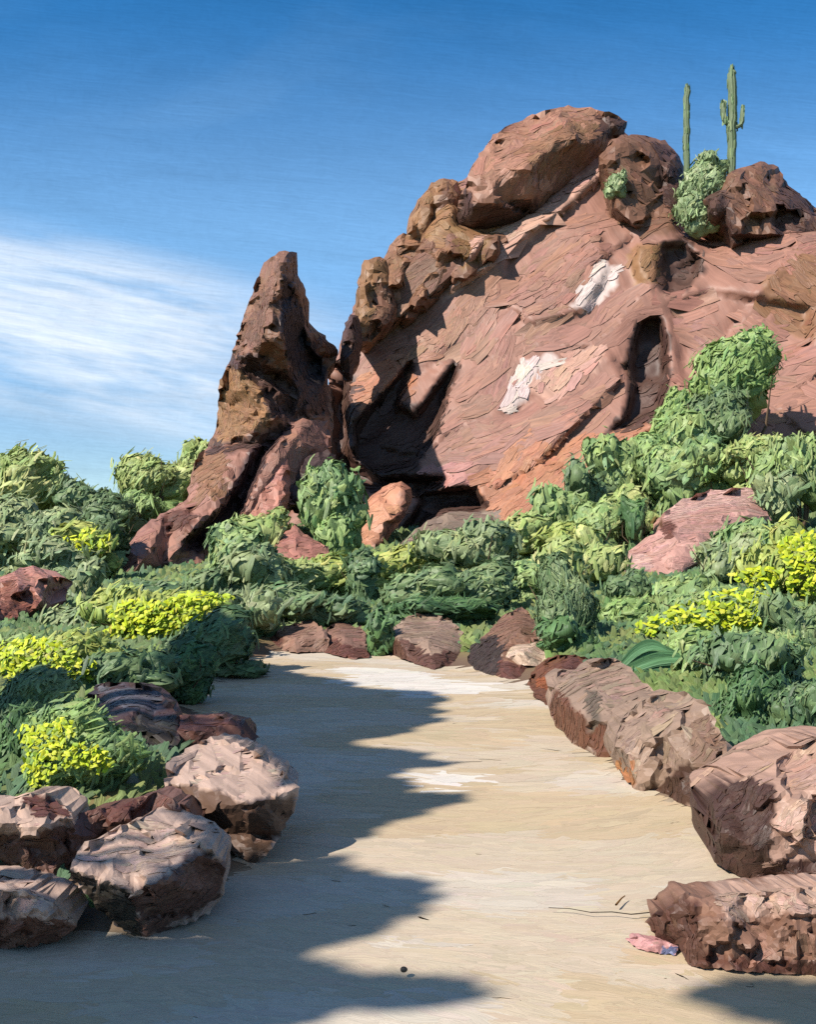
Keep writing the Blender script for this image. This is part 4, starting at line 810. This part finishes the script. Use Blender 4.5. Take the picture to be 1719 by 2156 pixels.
bush(170, 1600, 128, 92, 6.9, 'bright', 'small flowering bush with bright yellow petals on the left boulders', name='flowering_bush', ang=.8, size=(44, 15), dens=1.2,
     fl=[(100, 1565, 42, 34, 60), (130, 1530, 28, 20, 26), (160, 1590, 44, 26, 60), (200, 1600, 34, 22, 40), (85, 1620, 34, 34, 44), (60, 1545, 22, 18, 16)])
bush(1470, 930, 66, 58, 43, 'mid', 'mid-green bush filling the gap under the darker tree on the right slope', ang=1.1)
bush(1600, 960, 66, 60, 39, 'light', 'light green bush between the rosy slab top and the tall right-hand trees', ang=1.2)
bush(1260, 1115, 60, 48, 35, 'mid', 'mid-green bush right above the light bush left of the rosy slab tip', ang=1.1)
bush(1190, 1150, 60, 40, 31, 'lime', 'yellow-green bush in the centre of the slope left of the rosy slab', ang=.9)
bush(1450, 1370, 74, 40, 13.5, 'bright', 'bright green bush between the agave and the wide dark green bush', ang=.6)
bush(1640, 1370, 90, 50, 13, 'mid', 'mid-green bush below the wide flowering bush near the right edge', ang=1.1)
# on the crest of the hill
G_ = dict(grp='bushes on the hill crest', size=(22, 8), depth=.8, perch=True, lobes=11)
def crest(px, py, rx, ry, Y, label): 
    r = bush(px, py, rx, ry, Y, 'sage', label, tree=True, ang=1.0, **G_); return r
crest(1300, 392, 26, 27, 56.5, 'small pale green tuft growing on the rock below the summit boulder')
crest(1492, 352, 40, 28, 58, 'pale green bush between the two saguaros on the crest')
crest(1484, 402, 48, 48, 57, 'pale green bush at the foot of the smaller saguaro')
crest(1476, 456, 46, 38, 56, 'pale green bush lowest on the crest beside the dark crag')

# ------------------------------------------------------------------ saguaros
SG = C(124, 142, 106)
def saguaro(px, ytop, ybase, Y, wpx, arms, label):
    k = Y/F; b = at(px, ybase, Y); h = (ybase-ytop)*k; r = wpx/2*k
    root = empty('saguaro', b); tag(root, label, 'cactus', 'saguaros on the hill crest')
    mb = MB(); zs = np.concatenate([np.linspace(-.8, h-r*1.2, 14), h-r*1.2+r*1.2*np.sin(np.linspace(.3, 1.5, 5))]); rd = []
    for i, z in enumerate(zs):
        w = r*(.86+.14*math.sin(max(0, z/h)*3)+RNG.normal(0, .03)); e = (z-(h-r*1.2))/(r*1.2)
        rd.append(w*math.sqrt(max(.01, 1-e*e)) if e > 0 else w)
    tube(mb, [(RNG.normal(0, .03), 0, z) for z in zs], rd, SG, 40, .10, 10)
    v = mb.v[0]; n = 90; i = RNG.integers(0, len(v), n); P = v[i]; N = norm(P*np.array([1, 1, 0])+np.array([0, -.01, 0])); T = np.tile([0., .05, 1.], (n, 1))
    dabs(mb, P+N*.02, N, T, r*2.2, r*.5, np.array([C(*c_) for c_ in ((150, 172, 122), (112, 138, 92), (134, 158, 112))])[RNG.integers(0, 3, n)])
    mb.build('trunk', M_CACT, root)
    for (dx, y0, y1, aw) in arms:
        s_ = 1 if dx > 0 else -1; z0 = (ybase-y0)*k; z1 = (ybase-y1)*k; X1 = dx*k; ra = aw/2*k
        pts = [(0, 0, z0), (X1*.5, -.1, z0-.02), (X1*.88, -.1, z0+ra*.9), (X1, -.1, z0+ra*2.5), (X1, -.1, (z0+z1)/2+ra), (X1+s_*.03, -.1, z1-ra), (X1+s_*.03, -.1, z1-ra*.3), (X1+s_*.03, -.1, z1)]
        mb = MB(); tube(mb, pts, [ra*.8, ra*.85, ra*.9, ra, ra, ra*.95, ra*.7, ra*.1], SG, 28, .1, 8)
        v = mb.v[0]; n = 26; i = RNG.integers(28, len(v), n); P = v[i]; N = norm(np.stack([RNG.normal(0, .5, n), -np.ones(n), np.zeros(n)], 1))
        dabs(mb, P+N*.01, N, np.tile([0., .05, 1.], (n, 1)), ra*2.6, ra*.7, np.array([C(*c_) for c_ in ((150, 172, 122), (116, 142, 96))])[RNG.integers(0, 2, n)])
        mb.build('arm', M_CACT, root)
saguaro(1542, 146, 372, 58, 18, [(-18, 262, 218, 11), (21, 268, 228, 9)], 'taller saguaro on the crest with two raised arms')
saguaro(1447, 184, 385, 57.5, 13, [], 'shorter armless saguaro on the crest, a single slender column')

# ------------------------------------------------------------------ agave at the right of the wash head
b = onz(1285, 1432, .25); k = b[1]/F
root = empty('agave', b); tag(root, 'agave with long arching green blades sweeping to the right over the boulders', 'agave')
leafs = [(0.05, 150, 62), (-.12, 185, 56), (-.3, 200, 40), (-.5, 185, 30), (-.75, 150, 40), (.2, 120, 70), (-.2, 120, 66), (-.42, 140, 50), (-.1, 100, 30), (-.6, 110, 20), (-.36, 170, 46), (-.05, 170, 48), (.1, 90, 50)]
for j, (dz, ln, rise) in enumerate(leafs):
    mb = MB(); n = 12; t = np.linspace(0, 1, n); ln_ = ln*k; dirx = math.cos(dz) if dz < 2 else -1
    x = t*ln_*(1 if dz < 2 else -.8); z = rise*k*np.sin(t*math.pi*.72)*1.0+dz*t*ln_*.35 if dz < 2 else rise*k*np.sin(t*2.0)
    y = -t*.25*ln_*(1 if j % 2 else .2)+t*.1
    w = 13*k*np.sin(np.clip(t*.92+.08, 0, 1)*math.pi)**.6+.004
    V = []; U = []
    for i in range(n):
        for s_ in (-1, -.3, .3, 1): V.append((x[i], y[i]-abs(s_)*w[i]*.25, z[i]+s_*w[i])); U.append((s_*1.2+j*7, t[i]*2))
    Fq = [(i*4+q_, (i+1)*4+q_, (i+1)*4+q_+1, i*4+q_+1) for i in range(n-1) for q_ in range(3)]
    mb.add(V, Fq, C(*[(102, 140, 96), (86, 126, 86), (122, 156, 108), (76, 114, 80)][j % 4], 1.1), U)
    mb.build('leaf', M_LEAFS[1], root)

# ------------------------------------------------------------------ small things on the sand
def path_tube(name, pix, r, col, label, cat):
    pts = [onz(x_, y_, r+.022) for x_, y_ in pix]; mb = MB(); o_ = pts[0].copy(); tube(mb, [p-o_ for p in pts], [r*q for q in np.linspace(1, .5, len(pts))], col, 6)
    o = mb.build(name, M_BARK, None, origin=np.zeros(3)); o.location = o_; tag(o, label, cat)
path_tube('twig', [(1405, 1923), (1370, 1921), (1330, 1925), (1290, 1920), (1245, 1921), (1200, 1913), (1156, 1911)], .0035, C(62, 50, 44), 'thin dark twig lying on the sand left of the fluted rock', 'twig')
path_tube('dry_leaf', [(1298, 1905), (1304, 1898), (1310, 1891), (1317, 1886)], .006, C(150, 104, 48), 'tiny ochre dry leaf on the sand above the twig', 'leaf')
mb = MB(); bm = bmesh.new(); bmesh.ops.create_icosphere(bm, subdivisions=3, radius=1)
v = np.array([list(q_.co) for q_ in bm.verts]); v = v*(1+.10*vnoise(v*1.7, 4)[:, None])*np.array([.017, .017, .013]); f = np.array([[q_.index for q_ in p.verts] for p in bm.faces]); bm.free()
mb.add(v, f, C(66, 60, 50), v[:, :2]*60); o = mb.build('pebble', M_ROCKS[0], None, origin=np.zeros(3)); o.location = onz(851, 2041, .03); tag(o, 'small dark round pebble alone on the sand near the bottom', 'pebble')

# ------------------------------------------------------------------ tall unseen trees left of the frame; crowns shaped to cast the wash shade
SH = [(-200, 1990), (160, 1950), (300, 1965), (460, 1875), (600, 1700), (560, 1590), (420, 1480), (400, 1440), (560, 1392), (590, 1412), (700, 1428), (740, 1448), (860, 1452), (925, 1462), (930, 1480), (905, 1500), (915, 1512), (880, 1528), (850, 1540), (820, 1545), (740, 1556), (770, 1568), (850, 1580),
      (860, 1592), (945, 1600), (935, 1612), (850, 1618), (800, 1628), (860, 1652), (850, 1662), (970, 1668), (945, 1690), (890, 1702), (780, 1738), (760, 1760), (735, 1780), (690, 1800), (700, 1820), (760, 1832), (890, 1852), (870, 1880), (880, 1895), (850, 1925), (790, 1938), (780, 1965), (640, 1990), (612, 2010),
      (700, 2045), (800, 2055), (980, 2060), (1000, 2080), (985, 2105), (880, 2120), (700, 2118), (640, 2135), (560, 2160), (300, 2165), (-200, 2180)]
SH2 = [(1470, 2075), (1560, 2062), (1719, 2068), (1900, 2080), (1900, 2200), (1700, 2156), (1600, 2130), (1520, 2105)]  # second shade outline, cast by leaves added to the nearest tree
V_, F_ = [], []; k0 = 0
for v_, f_ in ALLV:
    if v_[:, 1].mean() < 12: V_ += [tuple(p) for p in v_]; F_ += [tuple(int(i)+k0 for i in t) for t in f_]; k0 += len(v_)
bvh = BVHTree.FromPolygons(V_, F_)
SV = np.array(SUN)
def shade_pts(polys, n):
    out = []
    P = np.array(polys, float); lo, hi = P.min(0), P.max(0)
    # even density on the ground
    g0 = onz(CX, lo[1])[1]; g1 = onz(CX, hi[1])[1]
    while len(out) < n:
        Yv = RNG.uniform(g1, g0, 4000); xv = RNG.uniform(-1.2, 1.2, 4000)*Yv*.5
        q_ = np.stack([CX+xv/Yv*F, HOR+EYE*F/Yv], 1); ok = sdf(q_+np.stack([34*vnoise(np.stack([q_[:, 1]/8, q_[:, 0]/160], 1), 3)+16*vnoise(np.stack([q_[:, 1]/3.2, q_[:, 0]/90], 1), 7), 0*xv], 1), P) > 3
        for x_, y_ in zip(xv[ok], Yv[ok]):
            if all(bvh.ray_cast(Vector((x_+a_, y_+b_, .03)), SUN, 4)[0] is None for a_, b_ in ((0, 0), (-.03, -.01))): out.append((x_, y_, 0.0))
    return np.array(out[:n])
G = np.concatenate([shade_pts(SH, 30000), shade_pts(SH2, 1800)])
trees = [((-6.5, 2.0), 'tall leafy tree left of the picture, nearest the viewer, whose crown shades the sand', G[:, 1] < 6.2),
         ((-7.6, 6.5), 'tall leafy tree left of the picture, middle one, whose crown shades the sand', (G[:, 1] >= 6.2) & (G[:, 1] < 10.5)),
         ((-8.8, 12.0), 'tall leafy tree left of the picture, farthest one, whose crown shades the sand', G[:, 1] >= 10.5)]
for (tx, ty), lab, m in trees:
    g_ = G[m]; h = np.where(g_[:, 1] > 9, 1, 0)*1.2+RNG.uniform(6.8, 8.6, len(g_)); P = g_+SV*(h/SV[2])[:, None]  # each leaf sits sunward of a shade point, so the crown casts that outline
    bz = hz(tx, ty); base = np.array([tx, ty, bz]); root = empty('shade_tree', base); tag(root, lab, 'tree', 'tall trees left of the wash')
    mb = MB(); n = len(P); N = norm(SV+RNG.normal(0, .35, (n, 3))); T = norm(np.stack([np.ones(n), RNG.normal(0, .15, n), RNG.normal(.6, .3, n)], 1))
    dabs(mb, P-base, N, T, RNG.uniform(.10, .24, n), RNG.uniform(.04, .07, n), np.array([C(*c_) for c_ in PAL['mid']])[RNG.integers(0, 3, n)])
    mb.build('crown', M_LEAFS[0], root)
    mb = MB(); cen = (P-base).mean(0); tube(mb, [(0, 0, -.2), (.1, .1, 2), (.05, 0, 4.0), tuple(cen*[.4, .4, .75])], [.2, .16, .13, .08], C(120, 100, 80), 9)
    for j in [j_ for j_ in RNG.integers(0, n, 40) if g_[j_, 0] < .6][:14]: q_ = (P-base)[j]; s0 = np.array([.05, 0, 3.5+RNG.uniform(0, 1.2)]); tube(mb, [s0, s0*.5+q_*.5+[0, 0, .3], q_], [.05, .035, .01], C(120, 100, 80), 5)
    mb.build('trunk', M_BARK, root)
print('objects', len(bpy.data.objects), 'verts', sum(len(m.vertices) for m in bpy.data.meshes))
